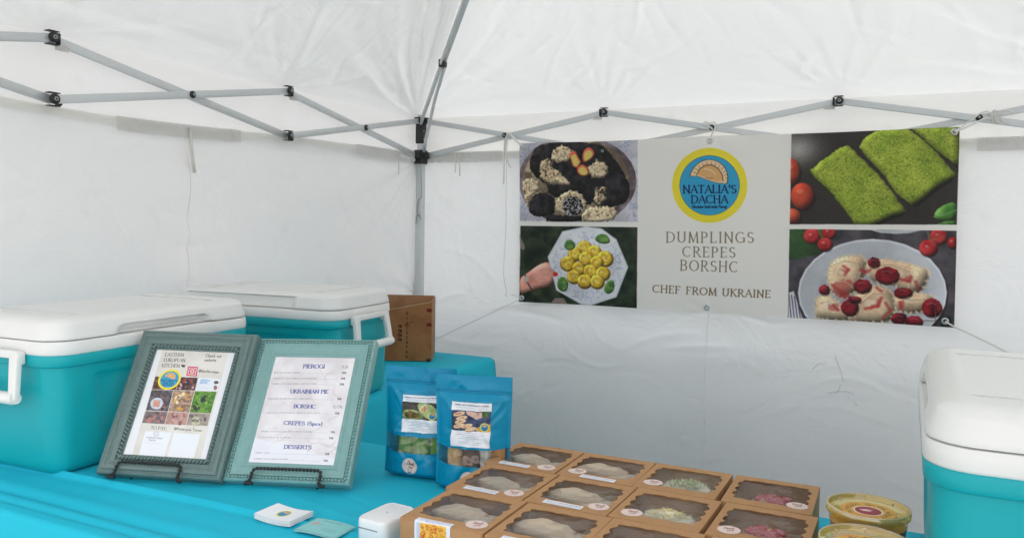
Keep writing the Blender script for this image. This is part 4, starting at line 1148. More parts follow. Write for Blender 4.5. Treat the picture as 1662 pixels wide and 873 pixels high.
def paint_label(kind):
    cv = Cv(300, 330, (232, 234, 240))
    nvy = (60, 64, 90)
    cv.text(('CREPES WITH SALMON & CHEESE' if kind else 'CREPES WITH MUSHROOM & CHEESE'), (22, 26), (278, 26), 9, nvy, wt=.2); cv.line([(30, 40), (270, 40)], 2, (150, 150, 166), .8); cv.line([(70, 50), (230, 50)], 2, (150, 150, 166), .6)
    if kind:
        cv.poly([(0, 62), (300, 62), (300, 212), (0, 212)], nz2((44, 42, 40), (78, 72, 66), .03, 3))
        cv.poly([(0, 150), (60, 120), (160, 140), (190, 190), (150, 212), (0, 212)], nz2((120, 134, 76), (170, 176, 120), .03, 4)); cv.poly([(24, 150), (80, 140), (150, 160), (150, 196), (40, 200)], nz2((70, 54, 34), (150, 120, 60), .08, 5))
        cv.poly([(120, 64), (210, 62), (290, 110), (290, 190), (200, 200), (150, 140)], nz2((126, 150, 84), (178, 190, 130), .02, 8)); cv.ell(185, 112, 26, 44, (214, 206, 176), 30); cv.ell(188, 116, 18, 34, nz2((196, 100, 64), (220, 190, 140), .1, 3), 30)
        for k in range(4): cv.line([(150 + 12 * k, 80), (250 + 6 * k, 180)], 3, (206, 214, 170), .5)
    else:
        cv.poly([(0, 62), (300, 62), (300, 212), (0, 212)], nz2((40, 50, 84), (70, 84, 120), .05, 3))
        cv.poly([(110, 64), (240, 70), (250, 100), (190, 124), (120, 90)], nz2((206, 160, 140), (226, 190, 172), .04, 6)); cv.poly([(235, 62), (290, 62), (270, 110), (230, 100)], nz2((50, 80, 36), (90, 120, 60), .1, 6))
        for x, y, r in ((60, 90, 0), (80, 120, 6), (70, 148, 12), (60, 180, 18), (120, 178, 4), (150, 200, 0), (230, 190, 0)):
            cv.ell(x, y, 46, 17, (150, 100, 56), -14); cv.ell(x, y - 3, 44, 14, (226, 196, 158), -14); cv.ell(x - 6, y - 2, 26, 8, nz2((170, 90, 70), (232, 216, 190), .15, x), -14)
        cv.poly([(200, 180), (300, 150), (300, 212), (200, 212)], nz2((200, 150, 70), (220, 180, 100), .05, 6))
    logo(cv, 256, 178, 34, 34, True)
    for i, (a, b) in enumerate(((100, 200), (50, 250), (80, 220), (60, 240), (120, 180), (60, 236), (84, 216))): cv.line([(a, 228 + i * 13.5), (b, 228 + i * 13.5)], 3, (120, 122, 140), .65)
    return cv

def paint_sticker():
    cv = Cv(200, 200, (226, 205, 198)); c = (120, 50, 44)
    cv.text('Thank', (52, 92), (146, 80), 48, c, wt=.13, thin=.07, slant=.25); cv.text('you', (84, 128), (138, 122), 44, c, wt=.13, thin=.07, slant=.25)
    cv.line([(70, 146), (140, 140)], 2.5, (150, 110, 104)); cv.line([(80, 158), (134, 153)], 2.5, (150, 110, 104)); cv.ell(160, 84, 5, 5, c)
    cv.line([(100 + 92 * math.cos(t / 40 * 6.2832), 100 + 92 * math.sin(t / 40 * 6.2832)) for t in range(41)], 1.5, (186, 140, 132))
    return cv

def paint_tub(txt):
    cv = Cv(360, 360, (216, 160, 62)); R = random.Random(3)
    cv.poly([(0, 0), (360, 0), (360, 360), (0, 360)], nz2((214, 152, 52), (230, 178, 84), .02, 4))
    for r in (150, 168): cv.line([(180 + r * math.cos(t / 60 * 6.2832), 180 + r * math.sin(t / 60 * 6.2832)) for t in range(61)], 2, (176, 108, 44), .7)
    for i in range(40):
        a = R.uniform(.5, 5.8) + 1.57; r = R.uniform(112, 140); x, y = 180 + r * math.cos(a), 180 + r * math.sin(a)
        cv.line([(x, y), (x + 9 * math.cos(a + 1.4), y + 9 * math.sin(a + 1.4))], 3, (150, 92, 40), .5)
    cv.ell(180, 180, 98, 98, (228, 218, 206)); cv.ell(180, 180, 86, 86, (146, 30, 52)); cv.ell(180, 180, 70, 70, (160, 38, 60))
    cv.poly([(120, 178), (160, 150), (206, 160), (190, 190), (150, 200)], (232, 206, 208)); cv.line([(206, 176), (240, 168), (246, 196), (212, 204)], 3, (90, 20, 36)); cv.line([(170, 140), (190, 128), (210, 136)], 3, (226, 190, 196))
    n = len(txt); span = 24 * n if n > 8 else 26 * n; W = sum(G[ch][0] + .2 for ch in txt); x = 0
    for ch in txt:
        wd = G[ch][0]
        def mp(gx, gy, x=x):
            a = math.radians(-90 - span * .36 + span * .72 * (x + gx) / W); r = 116 + 30 * gy
            return (180 + r * math.cos(a), 180 + r * math.sin(a))
        for st_ in G[ch][1]: cv.line([mp(a, b) for a, b in st_], 5, (70, 30, 20), raw=True)
        x += wd + .2
    return cv

def paint_strip():
    cv = Cv(300, 60, (226, 228, 236))
    cv.text('CREPES WITH CHICKEN AND MUSHROOMS', (14, 26), (286, 26), 10, (90, 96, 130), wt=.16); cv.line([(30, 40), (270, 40)], 2.5, (140, 146, 170), .7); cv.line([(60, 50), (230, 50)], 2.5, (140, 146, 170), .6)
    return cv

def paint_boxlabel():
    cv = Cv(320, 420, (224, 226, 238)); R = random.Random(9)
    cv.text('DUMPLINGS WITH CHEESE AND POTATO', (20, 22), (300, 22), 8, (90, 96, 120), wt=.16); cv.line([(40, 34), (280, 34)], 2, (140, 146, 160), .8); cv.text('@dacha.naps', (90, 56), (230, 56), 10, (80, 84, 110), wt=.16)
    cv.poly([(50, 76), (285, 70), (285, 330), (50, 330)], nz2((222, 150, 40), (240, 196, 90), .05, 3)); cv.poly([(18, 80), (50, 76), (50, 330), (18, 330)], (196, 198, 214))
    for i in range(26):
        x, y = R.uniform(66, 270), R.uniform(90, 310); r = R.uniform(10, 22); cv.ell(x, y, r, r * .8, (186, 70, 30), R.uniform(0, 90), rough=3); cv.ell(x - 2, y - 2, r * .7, r * .55, (232, 160, 50), soft=2)
    return cv

def paint_card(kind):
    if kind == 0:
        cv = Cv(340, 200, (234, 236, 240)); logo(cv, 170, 100, 52, 52); return cv
    cv = Cv(340, 200, (128, 196, 196)); tx = (60, 100, 110)
    cv.text('UKRAINIAN KITCHEN', (90, 36), (250, 36), 12, tx, wt=.14)
    for y, a, b in ((84, 40, 150), (100, 40, 130), (120, 180, 290), (136, 180, 300), (152, 180, 280)): cv.line([(a, y), (b, y)], 3, tx, .7)
    cv.ell(70, 82, 30, 20, (190, 160, 150), rough=6, soft=4); return cv

def paint_carton():
    cv = Cv(480, 520, (150, 98, 62)); c = (66, 40, 28); R = random.Random(2)
    cv.poly([(0, 0), (480, 0), (480, 520), (0, 520)], nz2((142, 92, 58), (158, 106, 68), .012, 3))
    for i, ch in enumerate('OIATSEBYAR'): cv.text(ch + '', (275, 128 + i * 41), (289, 128 + i * 41), 22, c, wt=.2)
    for i in range(4): cv.text('EM', (214, 236 + i * 38), (240, 236 + i * 38), 22, c, wt=.26)
    cv.line([(262, 216), (330, 186)], 4, c); cv.line([(262, 218), (306, 222)], 5, c); cv.line([(200, 300), (256, 262)], 3, c, .8)
    for y in (74, 196): cv.poly([(440, y), (480, y), (480, y + 28), (440, y + 28)], (110, 36, 28))
    for i in range(160): y = i * 3.3; cv.line([(0, y), (480, y)], 1, (120, 76, 48), .12)
    return cv
# ================================================================== banner and its cords
def surf(fn, nu, nv, name, m, parent):
    P = np.zeros((nv, nu, 3)); 
    for j in range(nv):
        for i in range(nu): P[j, i] = fn(i / (nu - 1), j / (nv - 1))
    return grid(P).build(name, m, parent)

M['banner'] = print_mat('banner_print', paint_banner(), .42, .4, trans=.28)
M['grommet'] = mat('grommet_metal', (.55, .55, .55), .3, metal=.9)
bn = thing('vinyl_banner', 'wide printed banner with food photos and round dumpling emblem on back wall', 'banner', (0, 0, 0))
bq = [np.array(p) for p in ((.583, -.045, .944), (2.401, -.045, .9515), (2.388, -.045, 1.699), (.578, -.045, 1.6893))]
def bf(u, v):
    p = (bq[0] * (1 - u) + bq[1] * u) * (1 - v) + (bq[3] * (1 - u) + bq[2] * u) * v
    p = p.copy()
    p[1] += .013 * math.sin(u * 6.5 + .8) * (1 - v * .5) + .004 * math.sin(u * 17 + v * 3)
    for gu in (0, .5, 1):
        for gv in (0, 1):
            r = math.hypot((u - gu) * 1.8, (v - gv) * .75); p[1] += .006 * math.sin(9 * math.atan2(v - gv, u - gu + 1e-6)) * math.exp(-r / .10) * min(1, r / .04)
    p[2] += (.004 * math.sin(u * math.pi * 2) ** 2 * (1 if v > .5 else -1)) * abs(v - .5) * 2 * (-1)
    return p
surf(bf, 110, 46, 'printed_sheet', M['banner'], bn)
GR = [(.595, 1.672), (1.470, 1.674), (2.371, 1.681), (.600, .963), (1.478, .972), (2.369, .975)]
gro = []
for x, z in GR:
    u = (x - .58) / 1.81; v = (z - .948) / .745; p = bf(u, v); gro.append(Vector((x, p[1] - .002, z)))
    MB().lathe([(.0055, -.003), (.0055, .003), (.009, .0042), (.0125, .003), (.0135, 0)], 18, gro[-1], Vector((0, -1, 0))).build('grommet', M['grommet'], bn)

def cord(name, label, lines, r=.003, cat='cord', m=None):
    t = MB()
    for pts in lines:
        P = [Vector(p) for p in pts]
        Q = []
        for i in range(len(P) - 1):                       # Catmull-Rom
            p0, p1, p2, p3 = P[max(i - 1, 0)], P[i], P[i + 1], P[min(i + 2, len(P) - 1)]
            for k in range(6):
                s = k / 6; Q.append(.5 * ((2 * p1) + (-p0 + p2) * s + (2 * p0 - 5 * p1 + 4 * p2 - p3) * s * s + (-p0 + 3 * p1 - 3 * p2 + p3) * s ** 3))
        Q.append(P[-1]); t.tube(Q, r, 6)
    return tag(t.build(name, m or M['cord']), label, cat)
y0 = -.052
cord('tie_cord', 'white cord knotted round the scissor bar above the top left banner corner', [
    [(.600, y0, 1.668), (.578, y0, 1.690), (.535, y0, 1.735), (.520, -.02, 1.742), (.508, .0, 1.722), (.520, -.03, 1.712), (.545, y0 - .004, 1.716)],
    [(.604, y0, 1.672), (.560, y0 - .006, 1.706), (.524, y0, 1.738), (.512, -.045, 1.722), (.506, -.045, 1.66), (.515, -.046, 1.61), (.535, -.048, 1.578)],
    [(.522, y0, 1.738), (.503, -.045, 1.71), (.499, -.045, 1.64), (.500, -.046, 1.55), (.498, -.046, 1.50)]], .0036)
cord('tie_cord', 'thin grey thread hanging down beside the left edge of the banner', [[(.512, -.04, 1.72), (.506, -.034, 1.5), (.508, -.032, 1.3), (.500, -.032, 1.12), (.503, -.034, 1.05), (.520, -.036, .985), (.512, -.036, .972), (.524, -.038, .966)]], .0016)
cord('guy_cord', 'thin taut cord running from the bottom left banner corner down towards the cardboard box', [[(.602, y0, .962), (.588, y0, .953), (.400, -.047, .862), (.185, -.045, .758), (.02, -.03, .68)], [(.598, y0 - .003, .966), (.58, y0, .972), (.562, y0, .976), (.555, y0, .978)]], .0021)
cord('guy_cord', 'white cord running from the bottom right banner corner down behind the right cooler', [[(2.369, y0, .975), (2.40, y0, .957), (2.47, -.045, .925), (2.555, -.042, .884), (2.72, -.03, .80), (2.90, -.02, .72)]], .0034)
cord('tie_cord', 'short cord loop holding the top middle banner grommet to the black joint', [[(1.470, y0, 1.672), (1.476, y0, 1.70), (1.488, -.05, 1.726), (1.482, -.03, 1.752), (1.462, -.04, 1.748), (1.444, -.045, 1.755), (1.440, -.045, 1.744), (1.46, -.045, 1.735), (1.478, -.04, 1.722)]], .0030)
cord('tie_cord', 'white cord knotted round the scissor bar above the top right banner corner', [
    [(2.371, y0, 1.681), (2.392, y0, 1.696), (2.425, y0, 1.722), (2.455, -.045, 1.748), (2.478, -.04, 1.752)], [(2.375, y0, 1.680), (2.398, y0, 1.69), (2.44, y0, 1.712), (2.47, -.045, 1.727), (2.50, -.04, 1.722)],
    [(2.492, -.035, 1.755), (2.488, -.046, 1.738), (2.494, -.04, 1.715), (2.508, -.02, 1.708), (2.505, .0, 1.735), (2.494, -.035, 1.757)], [(2.50, -.035, 1.757), (2.497, -.048, 1.738), (2.503, -.04, 1.712), (2.516, -.02, 1.712)],
    [(2.500, -.045, 1.750), (2.530, -.05, 1.752), (2.555, -.05, 1.745), (2.520, -.05, 1.738)], [(2.505, -.045, 1.718), (2.525, -.05, 1.700), (2.520, -.05, 1.725)]], .0032)
b = MB().tube([(2.482, -.012, 1.733), (2.515, -.012, 1.736)], .017, 12)
tag(b.build('tape_wrap', M['hem']), 'grey tape wrapped round the right hand bar crossing', 'tape')
cord('bungee_hook', 'dark wire hook and cord hanging down the corner pole', [
    [(.028, -.032, 1.640), (.026, -.030, 1.58), (.030, -.030, 1.50), (.030, -.030, 1.435)], [(.030, -.031, 1.435), (.018, -.034, 1.43), (.010, -.034, 1.405), (.008, -.034, 1.36), (.012, -.034, 1.345), (.024, -.033, 1.348), (.030, -.032, 1.325)],
    [(.012, -.034, 1.352), (.004, -.034, 1.338), (.0, -.034, 1.305)]], .0020, 'hook', M['bolt'])

# ================================================================== picture frames on easels
f_dark = mat('frame_paint_dark', (.13, .195, .19), .38, var=.16, vscale=60, bump=.25, bscale=300, dirt=((.30, .38, .36), 90, .62, .35))
f_light = mat('frame_paint_light', (.21, .385, .375), .36, var=.12, vscale=60, bump=.25, bscale=300, dirt=((.36, .52, .50), 90, .63, .4))
frame_back = mat('frame_back_board', (.10, .08, .06), .8)
def menu_frame(name, label, loc, yaw, lean, roll, w, h, prof, bead, m, sheet):
    t = thing(name, label, 'picture frame', loc); t.rotation_euler = (-lean, roll, yaw)
    rs = []
    for d, f in prof: rs.append([(-w / 2 + d, -f, d), (w / 2 - d, -f, d), (w / 2 - d, -f, h - d), (-w / 2 + d, -f, h - d)])
    b = MB(); b.rings(rs, True, smooth=False); b.build('frame', m, t)
    D, F, stp, sz = bead; b = MB(); per = []
    x0, x1, z0, z1 = -w / 2 + D, w / 2 - D, D, h - D
    for (ax, az), (bx, bz) in (((x0, z0), (x1, z0)), ((x1, z0), (x1, z1)), ((x1, z1), (x0, z1)), ((x0, z1), (x0, z0))):
        L = math.hypot(bx - ax, bz - az); n = int(L / stp)
        for k in range(n):
            s = (k + .5) / n; a = math.atan2(bz - az, bx - ax) + math.radians(52)
            b.sphere((ax + (bx - ax) * s, -F, az + (bz - az) * s), 1, 7, 4, (sz[0], sz[2], sz[1]), Matrix.Rotation(-a, 3, 'Y'))
    tag(b.build('rope_bead', m, t), kind='stuff')
    d = prof[-1][0] - .001
    g = grid(np.array([[(-w / 2 + d, -.001, d), (w / 2 - d, -.001, d)], [(-w / 2 + d, -.001, h - d), (w / 2 - d, -.001, h - d)]]))
    g.build('printed_sheet', sheet, t)
    MB().box((0, .014, h / 2), (w - .02, .003, h - .02)).build('back_board', frame_back, t)
    return t
p1_ = [(.0, -.016), (0, .004), (.002, .008), (.006, .010), (.008, .0085), (.0095, .0085), (.0115, .0125), (.018, .014), (.0195, .0115), (.0215, .0115), (.024, .009), (.033, .006), (.0345, .002), (.043, .002), (.0455, .001), (.0475, .0), (.0475, -.004)]
p2_ = [(.0, -.016), (0, .006), (.002, .009), (.005, .011), (.0062, .0065), (.0128, .0065), (.014, .011), (.017, .0105), (.0185, .009), (.032, .006), (.0335, .0075), (.0375, .006), (.039, .004), (.043, .003), (.045, .0), (.045, -.004)]
M['sheet1'] = print_mat('flyer_print', paint_sheet1(), .35, .5, coat=.35)
M['sheet2'] = print_mat('menu_print', paint_sheet2(), .35, .5, coat=.35)
F1 = ((.8014, -2.2735, .752), .3259, .5631, .0038, .285, .342)
F2 = ((1.0667, -2.172, .752), .3039, .618, -.0261, .282, .3414)
fr1 = menu_frame('menu_frame', 'dark grey green rope edged frame showing flyer with small food photos', F1[0], F1[1], F1[2], F1[3], F1[4], F1[5], p1_, (.0385, .0050, .0084, (.0074, .0031, .0062)), f_dark, M['sheet1'])
fr2 = menu_frame('menu_frame', 'lighter teal beaded frame showing the printed price menu', F2[0], F2[1], F2[2], F2[3], F2[4], F2[5], p2_, (.0095, .0075, .0076, (.0033, .0034, .0048)), f_light, M['sheet2'])
def easel(label, fr, c0, c1):
    t = thing('wire_easel', label, 'easel', fr[0]); t.rotation_euler = (-fr[2], fr[3], fr[1])
    Ri = Matrix(t.rotation_euler.to_matrix()).transposed()
    dn = Ri @ Vector((0, 0, -1))
    tab = fr[0][2] - TT - .003
    def hook(x, s):
        # from the bar's end down in front of the frame, curling outwards on the table
        g = dn * tab
        return [Vector((x, -.017, .026)), Vector((x + s * .006, -.018, .022)), Vector((x + s * .008, -.019, .012)), Vector((x + s * .007, -.019, .0)) , Vector((x + s * .011, -.024, -.006)), Vector((x + s * .016 + .006, -.032, -.012)), Vector((x + s * .010 + .018, -.036, -.012))]
    L = hook(c0, -1); Rr = hook(c1, 1)
    path = L[::-1] + [Vector((c0 + (c1 - c0) * k / 6, -.0165, .0265)) for k in range(1, 6)] + Rr
    # resample evenly, twisted wire
    Q = [path[0]]
    for a, b_ in zip(path[:-1], path[1:]):
        n = max(1, int((b_ - a).length / .0018))
        for k in range(1, n + 1): Q.append(a.lerp(b_, k / n))
    MB().tube(Q, .003, 7, radii=[.0032 + .0013 * math.sin(i * 1.5) for i in range(len(Q))]).build('front_hook', M['black'], t)
    for x in (c0 + .01, c1 - .01):
        base = Vector((x, .022, -.002)) 
        MB().tube([base, Vector((x * .75, .024, .12)), Vector((x * .25, .026, .22))], .0022, 7).build('upright', M['black'], t)
    top = Vector((0, .028, .20)); wt_ = (t.rotation_euler.to_matrix() @ top) + Vector(fr[0])
    back = t.rotation_euler.to_matrix() @ Vector((0, 1, 0)); back.z = 0; back.normalize()
    foot = Vector((wt_.x, wt_.y, TT + .004)) + back * .03
    MB().tube([top, Ri @ (foot - Vector(fr[0]))], .0024, 7).build('rear_leg', M['black'], t)
easel('black twisted wire stand under the dark frame with the flyer', F1, -.084, .046)
easel('black twisted wire stand under the teal frame with the price menu', F2, -.066, .072)

# ================================================================== pouches
pouch_m = mat('pouch_foil', (.001, .25, .44), .34, var=.05, vscale=9, bump=.55, bscale=26, spec=.38, rv=.08, bdist=.006)
M['film'] = film('clear_film', (.97, .97, .97), .90, .08, .02)
PW, PH, PT = .168, .245, .036
wtr = {}
def pouch_fn(seed):
    gu, gv = np.meshgrid(np.linspace(0, 1, 90), np.linspace(0, 1, 120))
    CR = creases(gu * PW, gv * PH, 34, 0, PW, .01, .20, seed * 3, .0030, .0045, .03, .11)
    for k, (cx_, cz, a) in enumerate(((.02, .195, -.9), (.15, .195, -2.2), (.03, .105, .8), (.14, .10, 2.3), (.02, .05, .7), (.148, .05, 2.4))):
        X_, Z_ = gu * PW - cx_, gv * PH - cz; t_ = X_ * math.cos(a) + Z_ * math.sin(a); d_ = -X_ * math.sin(a) + Z_ * math.cos(a)
        CR = CR + .0034 * np.exp(-((d_) / .006) ** 2) * np.exp(-((t_ - .02) / .035) ** 2) - .0028 * np.exp(-((d_ - .011) / .006) ** 2) * np.exp(-((t_ - .02) / .03) ** 2)
    def th(u, v):
        e = max(0.0, min(1, (min(u, 1 - u) - .035) / .30)); s = math.sin(e * math.pi / 2) ** .8
        f = (1 - .55 * max(0, v - .05) / .8) if v < .80 else (.45 * max(0, (.86 - v) / .06) if v < .86 else 0)
        f = max(f, 0) * min(1, .55 + v * 9)
        n = float(fbm(np.array([u * 3 + seed]), np.array([v * 4]), seed, 3)[0]) - .5
        n2 = 1 - abs(float(fbm(np.array([u * 2.4 + seed]), np.array([v * 3 + 3]), seed + 5, 3)[0]) - .5) * 2
        cr = float(CR[int(max(0, min(1, v)) * 119), int(u * 89)]) * s * (1 if v < .84 else 0)
        return s * PT * f * (1 + .5 * n) + cr * (.0 if v < .02 else 1) + (.0035 * n2 ** 8 + .009 * (float(fbm(np.array([u * 4 + seed]), np.array([v * 7]), seed + 9, 2)[0]) - .5)) * s + .0012
    def front(u, v, off=0):
        w = PW * (1 - .03 * math.sin(min(v, .8) / .8 * math.pi) )
        x = (u - .5) * w
        dz = -.010 * math.sin(u * math.pi) ** 1.2 * max(0, 1 - v * 6)      # bottom seam bows
        return np.array([x, -th(u, v) - off - .0, v * PH + dz * .0 + (.008 * (1 - math.sin(u * math.pi)) if v < .001 else 0)])
    def back(u, v): p = front(u, v); p[1] = -p[1] * .8; return p
    return front, back
def make_pouch(label, loc, rz, lean, seed, lab, stick_rot):
    t = thing('stand_up_pouch', label, 'food pouch', loc); t.rotation_euler = (-lean, 0, rz)
    fr_, bk = pouch_fn(seed)
    def part(fn, u0, u1, v0, v1, nu, nv, name, m, par=t, flip=False, off=0, wob=None):
        P = np.zeros((nv, nu, 3))
        for j in range(nv):
            for i in range(nu):
                u = u0 + (u1 - u0) * i / (nu - 1); vv = j / (nv - 1)
                a, b_ = v0, v1
                if wob: a, b_ = wob(u, v0, v1)
                P[j, i] = fn(u, a + (b_ - a) * vv, off) if off else fn(u, a + (b_ - a) * vv)
        if flip: P = P[:, ::-1]
        return grid(P).build(name, m, par)
    bow = lambda u: -.012 * math.sin(u * math.pi)
    wa, wb = .245, .385
    part(fr_, 0, 1, 0, wa, 61, 22, 'front_panel', pouch_m, wob=lambda u, a, b_: (0, wa + bow(u)))
    part(fr_, 0, 1, wb, 1, 61, 62, 'front_panel', pouch_m, wob=lambda u, a, b_: (wb + bow(u) * .6, 1))
    part(fr_, 0, 1, wa, wb, 61, 14, 'window', M['film'], wob=lambda u, a, b_: (wa + bow(u), wb + bow(u) * .6))
    part(bk, 0, 1, 0, 1, 31, 34, 'back_panel', pouch_m, flip=True)
    bt = MB(); fp = [tuple(fr_(i / 30, 0)) for i in range(31)]; bp_ = [tuple(bk(i / 30, 0)) for i in range(31)]
    bt.add(fp + bp_, [(i, i + 31, i + 32, i + 1) for i in range(30)], True); bt.build('gusset', pouch_m, t)
    for v in (.853, .872):
        MB().tube([tuple(fr_(.01 + .98 * i / 24, v, .0005)) for i in range(25)], .0017, 6).build('zip_ridge', pouch_m, t)
    part(fr_, lab[0], lab[1], lab[2], lab[3], 40, 46, 'label', lab[4], off=.0009)
    # round thank-you sticker, following the front
    P = MB(); vs = [fr_(.5 + lab[5], .115, .0008)]; uv = [(.5, .5)]
    for ring in (1, 2, 3):
        for k in range(28):
            a = 2 * math.pi * k / 28; r = ring / 3; a2 = a + stick_rot
            vs.append(fr_(.5 + lab[5] + .0185 * r * math.cos(a) / PW, .115 + .0185 * r * math.sin(a) / PH, .0008)); uv.append((.5 + .5 * r * math.cos(a2), .5 + .5 * r * math.sin(a2)))
    fs = [(0, 1 + k, 1 + (k + 1) % 28) for k in range(28)]
    for ring in (0, 1):
        for k in range(28): fs.append((1 + ring * 28 + k, 1 + (ring + 1) * 28 + k, 1 + (ring + 1) * 28 + (k + 1) % 28, 1 + ring * 28 + (k + 1) % 28))
    P.add(vs, fs, True); P.uv = uv; P.build('sticker', M['sticker'], t)
    return t
M['sticker'] = print_mat('thank_you_print', paint_sticker(), .5, .4)
M['label_a'] = print_mat('pouch_label_salmon', paint_label(1), .5, .4); M['label_b'] = print_mat('pouch_label_mushroom', paint_label(0), .5, .4)
po1 = make_pouch('turquoise stand up pouch with green rolled crepes, left of the two pouches', (1.262, -1.955, TT + .002), .20, .02, 3, (.30, .80, .42, .755, M['label_a'], -.06), .3)
po2 = make_pouch('turquoise stand up pouch with brown and tan rolls, beside the kraft boxes', (1.411, -1.975, TT + .002), .24, -.01, 8, (.245, .765, .40, .78, M['label_b'], .0), .5)
roll_g = mat('green_crepe', (.15, .33, .035), .7, var=.35, vscale=60, bump=.5, bscale=120)
roll_t = mat('tan_crepe', (.60, .36, .14), .7, var=.25, vscale=60, bump=.5, bscale=120)
roll_b = mat('browned_crepe', (.20, .075, .03), .6, var=.5, vscale=50, bump=.5, bscale=120)
roll_w = mat('speckled_crepe', (.48, .42, .38), .7, var=.5, vscale=160, bump=.5, bscale=160)
roll_o = mat('orange_crepe', (.56, .25, .06), .65, var=.35, vscale=70, bump=.5, bscale=120)
def roll(po, x, r, m, label, seed):
    b = MB(); rs = []
    for k in range(15):
        s = k / 14; rr_ = r * (1 - .55 * abs(2 * s - 1) ** 6)
        rs.append([(rr_ * math.cos(a) * (1 + .08 * math.sin(3 * a + seed + s * 3)), rr_ * .78 * math.sin(a) * (1 + .06 * math.sin(2 * a + s * 5)), .118 * s + .006 * math.sin(seed)) for a in [2 * math.pi * i / 16 for i in range(16)]])
    b.rings(rs, True, cap0=True, cap1=True)
    o = b.build('rolled_crepe', m)
    Rm = po.rotation_euler.to_matrix()
    o.location = po.location + Rm @ Vector((x, .0, .018)); o.rotation_euler = po.rotation_euler
    tag(o, label, 'crepe roll', 'rolled crepes showing through the pouch windows')
roll(po1, -.034, .0165, roll_g, 'green rolled crepe at the left in the left pouch window', 1); roll(po1, .004, .020, roll_g, 'wide green rolled crepe in the middle of the left pouch window', 2); roll(po1, .043, .0165, roll_g, 'green rolled crepe in the left pouch, next to the right pouch', 3)
roll(po2, -.040, .0165, roll_t, 'tan rolled crepe, leftmost in the right pouch window', 4); roll(po2, -.0045, .0185, roll_b, 'dark brown rolled crepe in the right pouch window', 5)
roll(po2, .029, .0145, roll_w, 'pale speckled rolled crepe in the right pouch window', 6); roll(po2, .056, .0135, roll_o, 'orange brown rolled crepe, rightmost in the right pouch window', 7)

# ================================================================== cardboard box
kr_dark = print_mat('carton_print', paint_carton(), .85, .2)
cbm = mat('corrugated_board', (.38, .20, .105), .88, var=.08, vscale=12, bump=.2, bscale=200, dirt=((.20, .10, .05), 10, .55, .4))
edge_m = mat('board_edge', (.52, .38, .22), .9, bump=.5, bscale=400)
cb = thing('cardboard_box', 'open brown cardboard box with dark printed letters behind the pouches', 'box', (.489, -.661, TT + .003), math.radians(27))
W_, D_, H0, H1 = .245, .185, .238, .252
def board(pts, nrm, name, m=cbm, thick=.005, uv=False):
    n = Vector(nrm).normalized() * thick; b = MB(); A = [Vector(p) for p in pts]; k = len(A)
    b.add([p for p in A] + [p + n for p in A], [tuple(range(k)), tuple(range(2 * k - 1, k - 1, -1))] + [(i, i + k, (i + 1) % k + k, (i + 1) % k) for i in range(k)])
    if uv: b.uv = [(1 + p[0] / W_, p[2] / H1) for p in A] * 2
    return b.build(name, m, cb)
board([(-W_, 0, 0), (0, 0, 0), (0, 0, H0 + .004), (-.175, 0, H0 - .030), (-.18, 0, H0 - .045), (-W_, 0, H0 - .045)], (0, 1, 0), 'front_wall', kr_dark, uv=True)
board([(0, .0005, 0), (0, D_, 0), (0, D_, H1), (0, .0005, H0 + .004)], (-1, 0, 0), 'side_wall')
board([(-W_, .0055, 0), (-W_, D_, 0), (-W_, D_, H1), (-W_, .0055, H1)], (1, 0, 0), 'side_wall')
board([(-W_ + .006, D_, 0), (-.006, D_, 0), (-.006, D_, H1 + .002), (-W_ + .006, D_, H1 + .004)], (0, -1, 0), 'back_wall')
board([(-W_ + .006, .006, .002), (-.006, .006, .002), (-.006, D_ - .006, .002), (-W_ + .006, D_ - .006, .002)], (0, 0, 1), 'floor')
MB().bar((-.174, .0025, H0 - .0285), (0, .0025, H0 + .0055), .0045, .0016, Vector((0, 1, 0))).build('cut_edge', edge_m, cb)
MB().box((-.012, -.0006, .004), (.016, .001, .012)).build('corner_notch', M['black'], cb)

